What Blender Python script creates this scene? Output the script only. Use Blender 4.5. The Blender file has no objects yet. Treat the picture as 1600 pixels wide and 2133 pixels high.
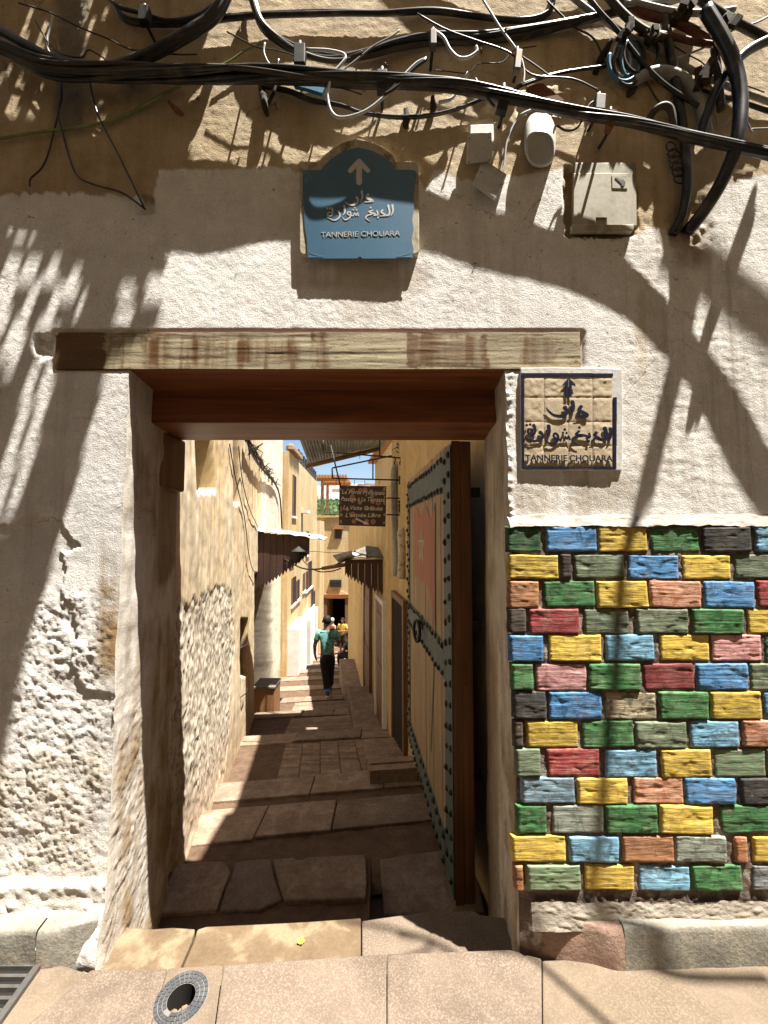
import bpy, bmesh, math, random
import numpy as np
from mathutils import Vector, Matrix
random.seed(7); np.random.seed(7)
SC = bpy.context.scene
COL = SC.collection

# ------------------------------------------------------------------ camera
FPX, PITCH, EYE = 850.0, math.radians(3.0), 1.507
cam = bpy.data.cameras.new('camera'); camo = bpy.data.objects.new('camera', cam); COL.objects.link(camo)
camo.location = (0, 0, EYE); camo.rotation_euler = (math.radians(90) + PITCH, 0, 0)
cam.sensor_fit = 'AUTO'; cam.sensor_width = 36.0; cam.lens = FPX / 2133.0 * 36.0
cam.clip_start = 0.02; cam.clip_end = 2000
SC.camera = camo
# ------------------------------------------------------------------ light
SUN = Vector((-0.29, 0.16, -1.0))            # direction the light travels
W = bpy.data.worlds.new('World'); SC.world = W; W.use_nodes = True
nt = W.node_tree; bg = nt.nodes['Background']
sky = nt.nodes.new('ShaderNodeTexSky'); sky.sky_type = 'NISHITA'; sky.sun_disc = False
sky.sun_elevation = math.atan2(1.0, math.hypot(SUN.x, SUN.y)); sky.sun_rotation = math.atan2(-SUN.x, -SUN.y)
nt.links.new(sky.outputs[0], bg.inputs[0]); bg.inputs[1].default_value = 0.05
sl = bpy.data.lights.new('sun', 'SUN'); sl.energy = 5.0; sl.angle = math.radians(0.5); sl.color = (1.0, 0.955, 0.885)
so = bpy.data.objects.new('sun', sl); COL.objects.link(so)
so.rotation_euler = SUN.to_track_quat('-Z', 'Y').to_euler(); so.location = (2, -1, 8)
SC.view_settings.view_transform = 'Standard'; SC.view_settings.look = 'None'
SC.view_settings.gamma = 1.0; SC.view_settings.use_curve_mapping = False
SC.view_settings.exposure = 1.85
SC.render.engine = 'CYCLES'
SC.cycles.max_bounces = 6; SC.cycles.diffuse_bounces = 4; SC.cycles.glossy_bounces = 2
SC.cycles.use_denoising = True

# ------------------------------------------------------------------ photo <-> place
CP, SP = math.cos(PITCH), math.sin(PITCH)
def ray(u, v):
    a = (u - 800) / FPX; c = (1066.5 - v) / FPX
    Y = CP - SP * c; Z = SP + CP * c
    return a / Y, Z / Y
def at(u, v, Y):
    a, b = ray(u, v); return Vector((a * Y, Y, EYE + b * Y))
def fl(u, v, z):
    a, b = ray(u, v); Y = (z - EYE) / b; return Vector((a * Y, Y, z))
def wallY(z): return 1.495 + 0.017 * z
def fw(u, v, off=0.0):                       # point on the gate wall, off metres in front of it
    a, b = ray(u, v); Y = (1.495 + 0.017 * EYE - off) / (1 - 0.017 * b)
    return Vector((a * Y, Y, EYE + b * Y))
def proj(x, y, z):
    dz = z - EYE; yc = CP * y + SP * dz; zc = -SP * y + CP * dz
    return 800 + FPX * x / yc, 1066.5 - FPX * zc / yc

# ------------------------------------------------------------------ noise in numpy
_T = np.random.RandomState(3).rand(512, 512)
def vnoise(x, y):
    xi = np.floor(x).astype(int); yi = np.floor(y).astype(int)
    fx = x - xi; fy = y - yi
    fx = fx * fx * (3 - 2 * fx); fy = fy * fy * (3 - 2 * fy)
    g = lambda i, j: _T[(xi + i) % 512, (yi + j) % 512]
    return (g(0,0)*(1-fx)+g(1,0)*fx)*(1-fy) + (g(0,1)*(1-fx)+g(1,1)*fx)*fy
def fbm(x, y, oct=4, seed=0.0):
    s = 0; a = 1.0; t = 0
    for i in range(oct):
        s = s + a * (vnoise(x * 2**i + 17.3*i + seed, y * 2**i + 9.1*i + seed*1.7) - .5); t += a; a *= .5
    return s / t * 2
def worley(x, y, seed=0):
    xi = np.floor(x).astype(int); yi = np.floor(y).astype(int); best = np.full(np.shape(x), 9.0)
    for i in (-1,0,1):
        for j in (-1,0,1):
            cx = xi+i; cy = yi+j; jx = _T[(cx+seed) % 512, cy % 512]; jy = _T[cy % 512, (cx+seed*3+101) % 512]
            best = np.minimum(best, np.hypot(cx + jx - x, cy + jy - y))
    return best
def smooth(e0, e1, x):
    t = np.clip((x - e0) / (e1 - e0), 0, 1); return t * t * (3 - 2 * t)
def inpoly(px, py, poly):
    r = np.zeros(np.shape(px), bool); n = len(poly)
    for i in range(n):
        x1, y1 = poly[i]; x2, y2 = poly[(i+1) % n]
        if y1 == y2: continue
        c = ((y1 > py) != (y2 > py)) & (px < (x2 - x1) * (py - y1) / (y2 - y1) + x1)
        r ^= c
    return r
def blobs(px, py, lst):
    """soft mask from boxes (u0,v0,u1,v1,soft)"""
    m = np.zeros(np.shape(px))
    for u0, v0, u1, v1, s in lst:
        a = smooth(u0 - s, u0 + s, px) * (1 - smooth(u1 - s, u1 + s, px)) * smooth(v0 - s, v0 + s, py) * (1 - smooth(v1 - s, v1 + s, py))
        m = np.maximum(m, a)
    return m

# ------------------------------------------------------------------ mesh building
class MB:
    def __init__(self): self.v = []; self.f = []; self.sm = False
    def add(self, vs, fs):
        o = len(self.v); self.v += [tuple(p) for p in vs]; self.f += [tuple(i + o for i in q) for q in fs]; return self
    def box(self, c, s, rz=0.0, rx=0.0, ry=0.0):
        m = Matrix.Rotation(rz, 3, 'Z') @ Matrix.Rotation(ry, 3, 'Y') @ Matrix.Rotation(rx, 3, 'X'); c = Vector(c)
        vs = [c + m @ Vector((x*s[0]/2, y*s[1]/2, z*s[2]/2)) for x in (-1,1) for y in (-1,1) for z in (-1,1)]
        return self.add(vs, [(0,1,3,2),(4,6,7,5),(0,4,5,1),(2,3,7,6),(0,2,6,4),(1,5,7,3)])
    def bbox(self, a, b):
        return self.box([(a[i]+b[i])/2 for i in range(3)], [abs(b[i]-a[i]) for i in range(3)])
    def hexa(self, q0, q1):
        """solid between two quads (each 4 points, same winding)"""
        vs = list(q0) + list(q1)
        return self.add(vs, [(3,2,1,0),(4,5,6,7),(0,1,5,4),(1,2,6,5),(2,3,7,6),(3,0,4,7)])
    def prism(self, pts, d):
        """polygon pts (3D), extruded by vector d"""
        n = len(pts); d = Vector(d); vs = [Vector(p) for p in pts] + [Vector(p) + d for p in pts]
        fs = [tuple(range(n)), tuple(range(2*n-1, n-1, -1))] + [(i, i+n, (i+1) % n + n, (i+1) % n) for i in range(n)]
        return self.add(vs, fs)
    def tube(self, pts, r, seg=8, caps=True):
        pts = [Vector(p) for p in pts]; n = len(pts); rr = r if isinstance(r, (list, tuple)) else [r]*n
        T = [(pts[min(i+1,n-1)] - pts[max(i-1,0)]).normalized() for i in range(n)]
        N = T[0].orthogonal().normalized(); vs = []
        for i in range(n):
            N = (N - T[i] * N.dot(T[i])); N = N.normalized() if N.length > 1e-6 else T[i].orthogonal().normalized()
            B = T[i].cross(N)
            for k in range(seg):
                a = 2*math.pi*k/seg; vs.append(pts[i] + (N*math.cos(a) + B*math.sin(a)) * rr[i])
        fs = [(i*seg+k, i*seg+(k+1)%seg, (i+1)*seg+(k+1)%seg, (i+1)*seg+k) for i in range(n-1) for k in range(seg)]
        if caps: fs += [tuple(range(seg-1,-1,-1)), tuple(range((n-1)*seg, n*seg))]
        self.sm = True
        return self.add(vs, fs)
    def lathe(self, c, prof, seg=16, axis='Z'):
        vs = []; c = Vector(c)
        for r, h in prof:
            for k in range(seg):
                a = 2*math.pi*k/seg; x, y = r*math.cos(a), r*math.sin(a)
                vs.append(c + (Vector((x,y,h)) if axis == 'Z' else Vector((x,h,y)) if axis == 'Y' else Vector((h,x,y))))
        n = len(prof)
        fs = [(i*seg+k, i*seg+(k+1)%seg, (i+1)*seg+(k+1)%seg, (i+1)*seg+k) for i in range(n-1) for k in range(seg)]
        fs += [tuple(range(seg-1,-1,-1)), tuple(range((n-1)*seg, n*seg))]
        return self.add(vs, fs)
    def mesh(self, name):
        me = bpy.data.meshes.new(name); me.from_pydata(self.v, [], self.f)
        bm = bmesh.new(); bm.from_mesh(me); bmesh.ops.recalc_face_normals(bm, faces=bm.faces); bm.to_mesh(me); bm.free()
        if self.sm: me.shade_smooth()
        return me
def catmull(pts, k=6):
    P = [Vector(p) for p in pts]; P = [P[0]*2 - P[1]] + P + [P[-1]*2 - P[-2]]; out = []
    for i in range(1, len(P)-2):
        for j in range(k):
            t = j / k; p0, p1, p2, p3 = P[i-1], P[i], P[i+1], P[i+2]
            out.append(0.5*((2*p1) + (p2-p0)*t + (2*p0-5*p1+4*p2-p3)*t*t + (3*p1-p0-3*p2+p3)*t**3))
    out.append(P[-2]); return out
def link(name, me, mat=None, parent=None, **props):
    o = bpy.data.objects.new(name, me); COL.objects.link(o)
    if mat is not None and me is not None:
        if not me.materials: me.materials.append(mat)
    if parent is not None: o.parent = parent
    for k, v in props.items(): o[k] = v
    return o
def obj(name, mb, mat, parent=None, bevel=0.0, **props):
    me = mb.mesh(name) if isinstance(mb, MB) else mb
    o = link(name, me, mat, parent, **props)
    if bevel:
        m = o.modifiers.new('b', 'BEVEL'); m.width = bevel; m.segments = 2; m.limit_method = 'ANGLE'; m.angle_limit = math.radians(40)
    return o
def thing(name, label, cat, group=None, loc=(0,0,0), rz=0.0):
    o = bpy.data.objects.new(name, None); COL.objects.link(o); o.location = loc; o.rotation_euler = (0,0,rz)
    o.empty_display_size = .1
    o['label'] = label; o['category'] = cat
    if group: o['group'] = group
    return o
def tag(o, label, cat, group=None):
    o['label'] = label; o['category'] = cat
    if group: o['group'] = group
    return o
def grid_mesh(name, Pts, keep=None, col=None, flip=False):
    """Pts: (n,m,3) array -> quad mesh; keep: (n-1,m-1) bool; col: (n,m,3) linear colour"""
    n, m, _ = Pts.shape
    idx = np.arange(n*m).reshape(n, m)
    q = np.stack([idx[:-1,:-1], idx[1:,:-1], idx[1:,1:], idx[:-1,1:]], -1)
    if flip: q = q[..., ::-1]
    q = q[keep] if keep is not None else q.reshape(-1, 4)
    me = bpy.data.meshes.new(name); nv = n*m; nf = len(q)
    me.vertices.add(nv); me.vertices.foreach_set('co', Pts.reshape(-1).astype(np.float32))
    me.loops.add(nf*4); me.loops.foreach_set('vertex_index', q.reshape(-1).astype(np.int32))
    me.polygons.add(nf); me.polygons.foreach_set('loop_start', (np.arange(nf)*4).astype(np.int32))
    me.update(calc_edges=True)
    if col is not None:
        ca = me.attributes.new('Col', 'FLOAT_COLOR', 'POINT')
        c4 = np.ones((nv, 4), np.float32); c4[:, :3] = col.reshape(-1, 3); ca.data.foreach_set('color', c4.reshape(-1))
    me.shade_smooth(); me.validate()
    return me

# ------------------------------------------------------------------ materials
def newmat(name):
    m = bpy.data.materials.new(name); m.use_nodes = True; t = m.node_tree
    return m, t, t.nodes['Principled BSDF']
def coords(t, scale=(1,1,1), rot=(0,0,0), kind='Object'):
    tc = t.nodes.new('ShaderNodeTexCoord'); mp = t.nodes.new('ShaderNodeMapping')
    mp.inputs['Scale'].default_value = scale; mp.inputs['Rotation'].default_value = rot
    t.links.new(tc.outputs[kind], mp.inputs[0]); return mp.outputs[0]
def noise(t, vec, scale, detail=5, rough=.6, dist=0):
    n = t.nodes.new('ShaderNodeTexNoise'); n.inputs['Scale'].default_value = scale; n.inputs['Detail'].default_value = detail
    n.inputs['Roughness'].default_value = rough; n.inputs['Distortion'].default_value = dist
    t.links.new(vec, n.inputs['Vector']); return n.outputs['Fac']
def ramp(t, fac, stops):
    r = t.nodes.new('ShaderNodeValToRGB'); e = r.color_ramp.elements
    while len(e) < len(stops): e.new(.5)
    for i, (p, c) in enumerate(stops): e[i].position = p; e[i].color = (*c, 1) if len(c) == 3 else c
    t.links.new(fac, r.inputs[0]); return r.outputs[0]
def mixc(t, fac, a, b, mode='MIX'):
    n = t.nodes.new('ShaderNodeMix'); n.data_type = 'RGBA'; n.blend_type = mode
    for i, x in ((0, fac), (6, a), (7, b)):
        if isinstance(x, (int, float)): n.inputs[i].default_value = x
        elif isinstance(x, tuple): n.inputs[i].default_value = (*x, 1) if len(x) == 3 else x
        else: t.links.new(x, n.inputs[i])
    return n.outputs[2]
def bump(t, p, h, strength=.4, dist=.004):
    b = t.nodes.new('ShaderNodeBump'); b.inputs['Strength'].default_value = strength; b.inputs['Distance'].default_value = dist
    t.links.new(h, b.inputs['Height']); t.links.new(b.outputs[0], p.inputs['Normal'])
def surf(name, c1, c2, scale=6, rough=.85, stretch=(1,1,1), c3=None, s3=2.0, lim3=(.5,.65), bs=.4, bd=.004, bscale=60, detail=6, spec=.3, streak=None, metal=0.0, fine=.35, vary=0.0):
    """two-tone noise colour, optional third colour in patches, optional vertical streaks, fine bump"""
    m, t, p = newmat(name)
    v = coords(t, stretch); vo = coords(t)
    n1 = noise(t, v, scale, detail, .65)
    c = ramp(t, n1, [(.32, c1), (.68, c2)])
    if c3 is not None:
        n3 = noise(t, vo, s3, 6, .6, .4)
        c = mixc(t, ramp(t, n3, [(lim3[0], (0,0,0)), (lim3[1], (1,1,1))]), c, c3)
    if streak is not None:
        sv = coords(t, (14, 14, .7)); ns = noise(t, sv, 1.0, 5, .6)
        c = mixc(t, ramp(t, ns, [(.45, (0,0,0)), (.72, (.8,.8,.8))]), c, streak)
    nf = noise(t, vo, bscale, 5, .7)
    c = mixc(t, fine, c, ramp(t, nf, [(.3, (.45,.45,.45)), (.7, (1.25,1.25,1.25))]), 'MULTIPLY')
    if vary:
        oi = t.nodes.new('ShaderNodeObjectInfo'); c = mixc(t, vary, c, ramp(t, oi.outputs['Random'], [(.0, (.55,.55,.55)), (1.0, (1.2,1.15,1.05))]), 'MULTIPLY')
    t.links.new(c, p.inputs['Base Color']); p.inputs['Roughness'].default_value = rough
    p.inputs['Specular IOR Level'].default_value = spec; p.inputs['Metallic'].default_value = metal
    bump(t, p, nf, bs, bd)
    return m
def attrmat(name, rough=.9, bs=.5, bd=.003, bscale=160, tint=.35, drip=.0):
    m, t, p = newmat(name); a = t.nodes.new('ShaderNodeAttribute'); a.attribute_name = 'Col'
    v = coords(t); n = noise(t, v, bscale, 4, .7); n2 = noise(t, v, 9, 8, .7)
    c = mixc(t, tint, a.outputs['Color'], ramp(t, n2, [(.3, (.62,.59,.55)), (.7, (1.38,1.38,1.38))]), 'MULTIPLY')
    c = mixc(t, .4, c, ramp(t, n, [(.3, (.6,.6,.6)), (.7, (1.4,1.4,1.4))]), 'MULTIPLY')
    if drip:
        nd = noise(t, coords(t, (22, 22, .8)), 1.0, 6, .65); ns = noise(t, v, 1.7, 4, .6)
        k = mixc(t, 1.0, ramp(t, nd, [(.5, (0,0,0)), (.74, (1,1,1))]), ramp(t, ns, [(.4, (0,0,0)), (.62, (1,1,1))]), 'MULTIPLY')
        d = mixc(t, drip, c, (.23,.165,.10)); c = mixc(t, k, c, d)
        sp = noise(t, v, 42, 2, .5); c = mixc(t, ramp(t, sp, [(.70, (0,0,0)), (.74, (.55,.55,.55))]), c, (.13,.10,.07))
        wv = t.nodes.new('ShaderNodeTexVoronoi'); wv.feature = 'DISTANCE_TO_EDGE'; wv.inputs['Scale'].default_value = 2.3
        vd = t.nodes.new('ShaderNodeMixRGB'); vd.blend_type = 'ADD'; vd.inputs[0].default_value = .22
        nv = t.nodes.new('ShaderNodeTexNoise'); nv.inputs['Scale'].default_value = 6; nv.inputs['Detail'].default_value = 6; t.links.new(v, nv.inputs['Vector'])
        t.links.new(v, vd.inputs[1]); t.links.new(nv.outputs['Color'], vd.inputs[2]); t.links.new(vd.outputs[0], wv.inputs['Vector'])
        ck = ramp(t, wv.outputs['Distance'], [(.0, (1,1,1)), (.007, (0,0,0))]); nk = ramp(t, noise(t, v, 1.3, 3), [(.52, (0,0,0)), (.6, (.7,.7,.7))])
        c = mixc(t, mixc(t, 1.0, ck, nk, 'MULTIPLY'), c, (.16,.12,.08))
    t.links.new(c, p.inputs['Base Color']); p.inputs['Roughness'].default_value = rough; p.inputs['Specular IOR Level'].default_value = .2
    bump(t, p, n, bs, bd); return m
def wood(name, c1, c2, axis='X', scale=5, rough=.6, dark=None, bs=.35, spec=.35):
    m, t, p = newmat(name)
    s = {'X': (.35, 6, 6), 'Y': (6, .35, 6), 'Z': (6, 6, .35)}[axis]
    v = coords(t, s); n = noise(t, v, scale, 8, .65, .6)
    c = ramp(t, n, [(.3, c1), (.7, c2)])
    vv = coords(t); n2 = noise(t, vv, 3.0, 4, .6)
    if dark is not None: c = mixc(t, ramp(t, n2, [(.45, (0,0,0)), (.65, (1,1,1))]), c, dark)
    t.links.new(c, p.inputs['Base Color']); p.inputs['Roughness'].default_value = rough; p.inputs['Specular IOR Level'].default_value = spec
    n4 = noise(t, v, scale*3, 6, .7); bump(t, p, n4, bs, .003); return m

M = {}
M['facade'] = attrmat('gate_plaster', bs=.9, bd=.0030, bscale=165, tint=.38, drip=.55)
M['ochre'] = surf('ochre_plaster', (.40,.275,.13), (.56,.42,.23), 3, .9, (1,1,.4), c3=(.50,.43,.32), s3=1.3, bs=.5, bd=.006, bscale=45, streak=(.33,.25,.15))
M['ochre_far'] = surf('ochre_plaster_far', (.42,.29,.13), (.60,.45,.24), 2, .9, (1,1,.25), c3=(.56,.46,.29), s3=.7, bs=.5, bd=.01, bscale=14, streak=(.36,.26,.14))
M['pale_far'] = surf('pale_plaster_far', (.60,.54,.44), (.72,.66,.55), 2, .9, (1,1,.25), bs=.4, bd=.01, bscale=14, streak=(.42,.36,.28))
M['whitewash'] = surf('whitewash', (.60,.58,.54), (.74,.72,.68), 4, .9, bs=.6, bd=.006, bscale=40)
M['cable'] = surf('black_cable', (.010,.010,.011), (.022,.022,.024), 8, .32, bs=.15, bd=.001, bscale=200, spec=.5, c3=(.075,.062,.045), s3=14, lim3=(.5,.66))
M['cable_brown'] = surf('dusty_cable', (.035,.028,.02), (.075,.06,.045), 8, .6, bs=.3, bd=.001, bscale=150)
M['cable_white'] = surf('white_wire', (.5,.5,.5), (.65,.65,.63), 8, .45, bs=.1, bd=.001)
M['cable_grey'] = surf('grey_conduit', (.28,.28,.27), (.4,.4,.38), 10, .5, bs=.3, bd=.001, bscale=120)
M['cable_blue'] = surf('blue_wire', (.04,.16,.26), (.08,.24,.36), 10, .5, bs=.1, bd=.001)
M['cable_green'] = surf('green_yellow_wire', (.12,.16,.05), (.3,.32,.12), 12, .5, bs=.1, bd=.001)
M['cable_red'] = surf('brown_red_pipe', (.10,.045,.03), (.18,.08,.05), 10, .55, bs=.2, bd=.001)
M['iron'] = surf('black_iron', (.012,.011,.01), (.035,.03,.027), 12, .6, bs=.3, bd=.001, c3=(.10,.05,.02), s3=12, lim3=(.62,.75))
M['steel'] = surf('old_steel', (.09,.085,.08), (.15,.145,.13), 14, .55, metal=.5, bs=.3, bd=.001, c3=(.16,.09,.05), s3=12)
M['rust'] = surf('rust', (.12,.045,.02), (.22,.09,.04), 14, .85, bs=.4, bd=.002)
M['plastic'] = surf('white_plastic', (.50,.48,.44), (.62,.60,.55), 4, .5, bs=.1, bd=.001, c3=(.33,.29,.22), s3=9, lim3=(.6,.75))
M['beige_plastic'] = surf('beige_plastic', (.36,.33,.24), (.46,.42,.32), 3, .55, bs=.15, bd=.001, c3=(.26,.22,.14), s3=7)
M['blue'] = surf('blue_enamel', (.044,.125,.205), (.066,.165,.255), 3, .35, (1,1,.3), bs=.1, bd=.001, spec=.5, fine=.15)
M['blue_line'] = surf('pale_blue_print', (.12,.26,.36), (.15,.3,.4), 3, .4, bs=.0)
M['cream'] = surf('cream_edge', (.42,.36,.25), (.58,.51,.38), 14, .8, bs=.5, bd=.002, c3=(.2,.15,.09), s3=16)
M['letter_grey'] = surf('pale_lettering', (.55,.52,.48), (.62,.59,.55), 3, .5, bs=.0, fine=.1)
M['navy'] = surf('navy_glaze', (.008,.010,.030), (.018,.02,.05), 10, .3, bs=.1, bd=.001, spec=.5)
M['tile'] = surf('tan_tile', (.47,.37,.235), (.57,.46,.31), 12, .7, bs=.6, bd=.002, bscale=90, fine=.3)
M['grout'] = surf('white_grout', (.60,.57,.52), (.72,.69,.64), 10, .9, bs=.6, bd=.002)
M['lintel'] = None
M['mahogany'] = wood('red_timber', (.11,.032,.012), (.34,.12,.042), 'X', 4, .5)
M['mahogany_z'] = wood('red_timber_upright', (.09,.042,.02), (.22,.11,.05), 'Z', 4, .6)
M['plank'] = wood('tan_door_plank', (.19,.125,.07), (.41,.295,.18), 'Z', 6, .65, dark=(.27,.195,.12))
M['plank_dark'] = wood('dark_awning_board', (.035,.016,.011), (.08,.04,.028), 'Z', 5, .7)
M['door_brown'] = wood('brown_shop_door', (.10,.045,.022), (.2,.095,.05), 'Z', 5, .6)
M['orange_wood'] = wood('orange_timber', (.28,.12,.04), (.42,.2,.08), 'X', 4, .6)
M['band'] = surf('slate_paint', (.06,.082,.085), (.10,.13,.13), 8, .6, bs=.2, bd=.001)
M['flag_red'] = wood('faded_red_paint', (.25,.085,.06), (.40,.17,.115), 'Z', 6, .7)
M['pale_green'] = surf('pale_green_paint', (.25,.3,.2), (.36,.4,.28), 9, .6, bs=0)
M['green_paint'] = surf('green_paint', (.06,.12,.05), (.1,.17,.08), 9, .6, bs=0)
M['slab'] = surf('threshold_stone', (.11,.072,.040), (.165,.115,.066), 7, .8, c3=(.215,.165,.10), s3=7, lim3=(.5,.6), bs=.5, bd=.003, bscale=70)
def speckle(name, c1, c2, sp, scale):
    m, t, p = newmat(name); v = coords(t)
    n = noise(t, v, 5, 5); c = ramp(t, n, [(.35, c1), (.65, c2)])
    n2 = noise(t, v, scale, 3, .5); c = mixc(t, ramp(t, n2, [(.46, (0,0,0)), (.66, (.7,.7,.7))]), c, sp)
    n3 = noise(t, v, 3.2, 8, .7, .5); c = mixc(t, ramp(t, n3, [(.46, (0,0,0)), (.64, (.45,.45,.45))]), c, tuple(x*.62 for x in c1))
    t.links.new(c, p.inputs['Base Color']); p.inputs['Roughness'].default_value = .85; p.inputs['Specular IOR Level'].default_value = .2
    bump(t, p, n2, .4, .002); return m
M['terrazzo'] = speckle('speckled_slab', (.115,.083,.060), (.158,.117,.085), (.235,.195,.15), 210)
M['concrete'] = speckle('sandy_concrete', (.120,.088,.060), (.165,.124,.086), (.20,.16,.115), 170)
M['stair'] = surf('stair_stone', (.185,.125,.09), (.285,.21,.155), 9, .85, c3=(.33,.25,.19), s3=6, bs=.9, bd=.006, bscale=50, fine=.6, vary=.6)
M['rubble'] = surf('stair_rubble', (.08,.048,.029), (.14,.088,.055), 9, .95, bs=1.0, bd=.012, bscale=22)
M['kerbgrey'] = surf('kerb_grey_cement', (.19,.175,.14), (.29,.27,.22), 7, .85, c3=(.33,.29,.22), s3=9, bs=.8, bd=.004, bscale=70, fine=.6)
M['kerbpink'] = surf('kerb_pink_cement', (.26,.16,.12), (.36,.24,.18), 7, .85, c3=(.34,.25,.17), s3=12, bs=.9, bd=.005, bscale=55, fine=.6)
M['mortar'] = surf('brick_mortar', (.12,.082,.062), (.20,.145,.115), 30, .95, c3=(.38,.33,.27), s3=16, lim3=(.52,.64), bs=1.0, bd=.006, bscale=90)
M['tin'] = surf('corrugated_tin', (.13,.125,.11), (.20,.19,.165), 5, .6, metal=.2, bs=.2, c3=(.12,.08,.05), s3=5)
M['tin_white'] = surf('white_tin', (.6,.58,.54), (.74,.72,.68), 5, .6, bs=.2, c3=(.4,.33,.25), s3=5)
M['dark'] = surf('dark_interior', (.008,.006,.005), (.015,.012,.010), 5, .95, bs=0)  # near-black colour standing in for shade inside openings and gaps
M['soil'] = surf('dirt', (.03,.024,.018), (.06,.05,.038), 20, .95, bs=.8, bd=.01)
M['cover'] = surf('drain_blue_grey', (.040,.042,.046), (.075,.077,.08), 20, .6, bs=.3, bd=.001)
M['cover_line'] = surf('drain_rim', (.13,.118,.10), (.20,.18,.155), 20, .7, bs=.3, bd=.001)
M['clay'] = surf('broken_clay', (.17,.105,.065), (.27,.18,.115), 20, .9, bs=.8, bd=.004)
M['petal'] = surf('yellow_petal', (.62,.60,.05), (.72,.70,.10), 20, .7, bs=0)
M['leaf'] = surf('leaf_green', (.05,.09,.025), (.10,.16,.05), 3, .7, bs=0)
M['vine'] = surf('dry_vine', (.03,.022,.014), (.07,.05,.03), 8, .9, bs=.3)
M['glass_frost'] = surf('frosted_lamp_glass', (.34,.345,.30), (.42,.42,.375), 3, .25, bs=.05, spec=.5, fine=.1)
M['skin'] = surf('skin', (.16,.085,.055), (.2,.11,.07), 10, .6, bs=.1)
M['skin2'] = surf('skin_tan', (.30,.16,.10), (.36,.2,.13), 10, .6, bs=.1)
M['hair'] = surf('black_hair', (.006,.005,.005), (.014,.011,.01), 40, .7, bs=.4)
M['shirt_cyan'] = surf('cyan_green_shirt', (.14,.38,.38), (.2,.48,.47), 8, .9, bs=.3, c3=(.07,.15,.08), s3=9, lim3=(.48,.56))
M['backpack'] = surf('olive_backpack', (.05,.075,.04), (.09,.12,.065), 12, .85, bs=.4)
M['trouser'] = surf('dark_trousers', (.012,.013,.016), (.025,.026,.03), 12, .9, bs=.3)
M['sock'] = surf('blue_sock', (.10,.2,.55), (.15,.28,.65), 12, .9, bs=.2)
M['sole'] = surf('white_shoe', (.5,.48,.45), (.62,.6,.56), 12, .7, bs=.2)
M['shirt_yellow'] = surf('yellow_shirt', (.42,.27,.04), (.55,.36,.07), 8, .9, bs=.3)
M['shirt_dark'] = surf('dark_shirt', (.02,.02,.025), (.04,.04,.045), 8, .9, bs=.3)
M['cap'] = surf('pale_cap', (.5,.48,.44), (.6,.58,.54), 8, .9, bs=.3)
M['box'] = wood('orange_brown_box', (.16,.075,.03), (.25,.125,.05), 'Z', 4, .7)
M['reed'] = surf('dry_reed', (.25,.19,.10), (.38,.3,.17), 10, .9, bs=.3)
# ================================================================== GATE WALL
gate = thing('gate_wall', 'white and ochre plastered gateway wall around the open passage door', 'wall')
XL, XR, ZT = -0.975, 0.465, 2.137
st = .0068
xs = np.concatenate([np.linspace(-1.8, XL, int((1.8+XL)/st)), np.linspace(XL, XR, int((XR-XL)/st))[1:], np.linspace(XR, 1.8, int((1.8-XR)/st))[1:]])
zs = np.concatenate([np.linspace(-.1, ZT, int((ZT+.1)/st)), np.linspace(ZT, 3.8, int((3.8-ZT)/st))[1:]])
X, Z = np.meshgrid(xs, zs, indexing='ij'); Yb = 1.495 + .017*Z
dz = Z - EYE; yc = CP*Yb + SP*dz; U = 800 + FPX*X/yc; V = 1066.5 - FPX*(-SP*Yb + CP*dz)/yc
n_big = fbm(X*1.6, Z*1.6, 3, 1); n_mid = fbm(X*9, Z*9, 4, 2); n_fine = fbm(X*38, Z*38, 3, 3); n_mic = fbm(X*95, Z*95, 2, 4)
n_hor = fbm(X*11, Z*48, 4, 6); n_str = fbm(X*45, Z*3, 4, 8)
wu = U + 9*n_mid + 5*n_fine; wv = V + 9*fbm(X*9+40, Z*9, 4, 12) + 5*n_mic
bu = [-300,0,150,300,316,330,420,600,625,870,885,905,960,985,1000,1060,1170,1180,1330,1345,1400,1440,1490,1600,1900]
bv = [412,405,403,412,408,350,352,346,362,366,392,352,375,370,385,372,352,492,490,474,480,462,388,362,360]
vb = np.interp(U, bu, bv) + 10*n_str + 5*n_mid
white = smooth(-3, 3, V - vb)
# relief (metres in front of the plane)
lump = np.abs(fbm(X*17, Z*24, 5, 21)) ; lump2 = np.abs(fbm(X*34, Z*40, 3, 22))
rough_ll = blobs(U, V, [(-200,1230,232,1830,45)]); rough_lr = blobs(U, V, [(1290,480,1900,1050,60)])
raw = 1 - white
D = .007*n_big + .0013*n_mid
D += (white*(1-rough_ll)*(1-rough_lr))*(.0005*n_fine + .0008*n_mic)*(.55 + 1.1*np.clip(.5+fbm(X*3.1, Z*3.1, 3, 44), 0, 1))
D += raw*(.0010*n_fine + .0010*n_hor + .0010*n_mic)
D += rough_lr*(.0013*n_hor*(.4+1.2*np.clip(n_big+.5, 0, 1)) + .0006*n_fine + .0009*n_mic)
D += rough_ll*(.0055*lump + .0052*np.clip(1-worley(X*50+.9*n_mid, Z*60+.9*n_fine, 3), 0, 1)**.8*(.2+1.3*np.clip(.5+1.2*n_mid, 0, 1)) + .0035*np.clip(1-worley(X*80, Z*88, 9), 0, 1) - .005)
rec_poly = [(-300,1110),(20,1092),(70,1078),(118,1086),(165,1140),(122,1152),(132,1192),(126,1240),(150,1262),(156,1332),(150,1392),(176,1432),(236,1452),(262,1900),(-300,1900)]
rec = inpoly(wu, wv, rec_poly).astype(float)
D += -.006*rec
wstrip = blobs(U, V, [(1052,770,1068,1090,5)]); D += wstrip*.006*(lump2*2)       # rough plaster strip at the door's right edge
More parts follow.
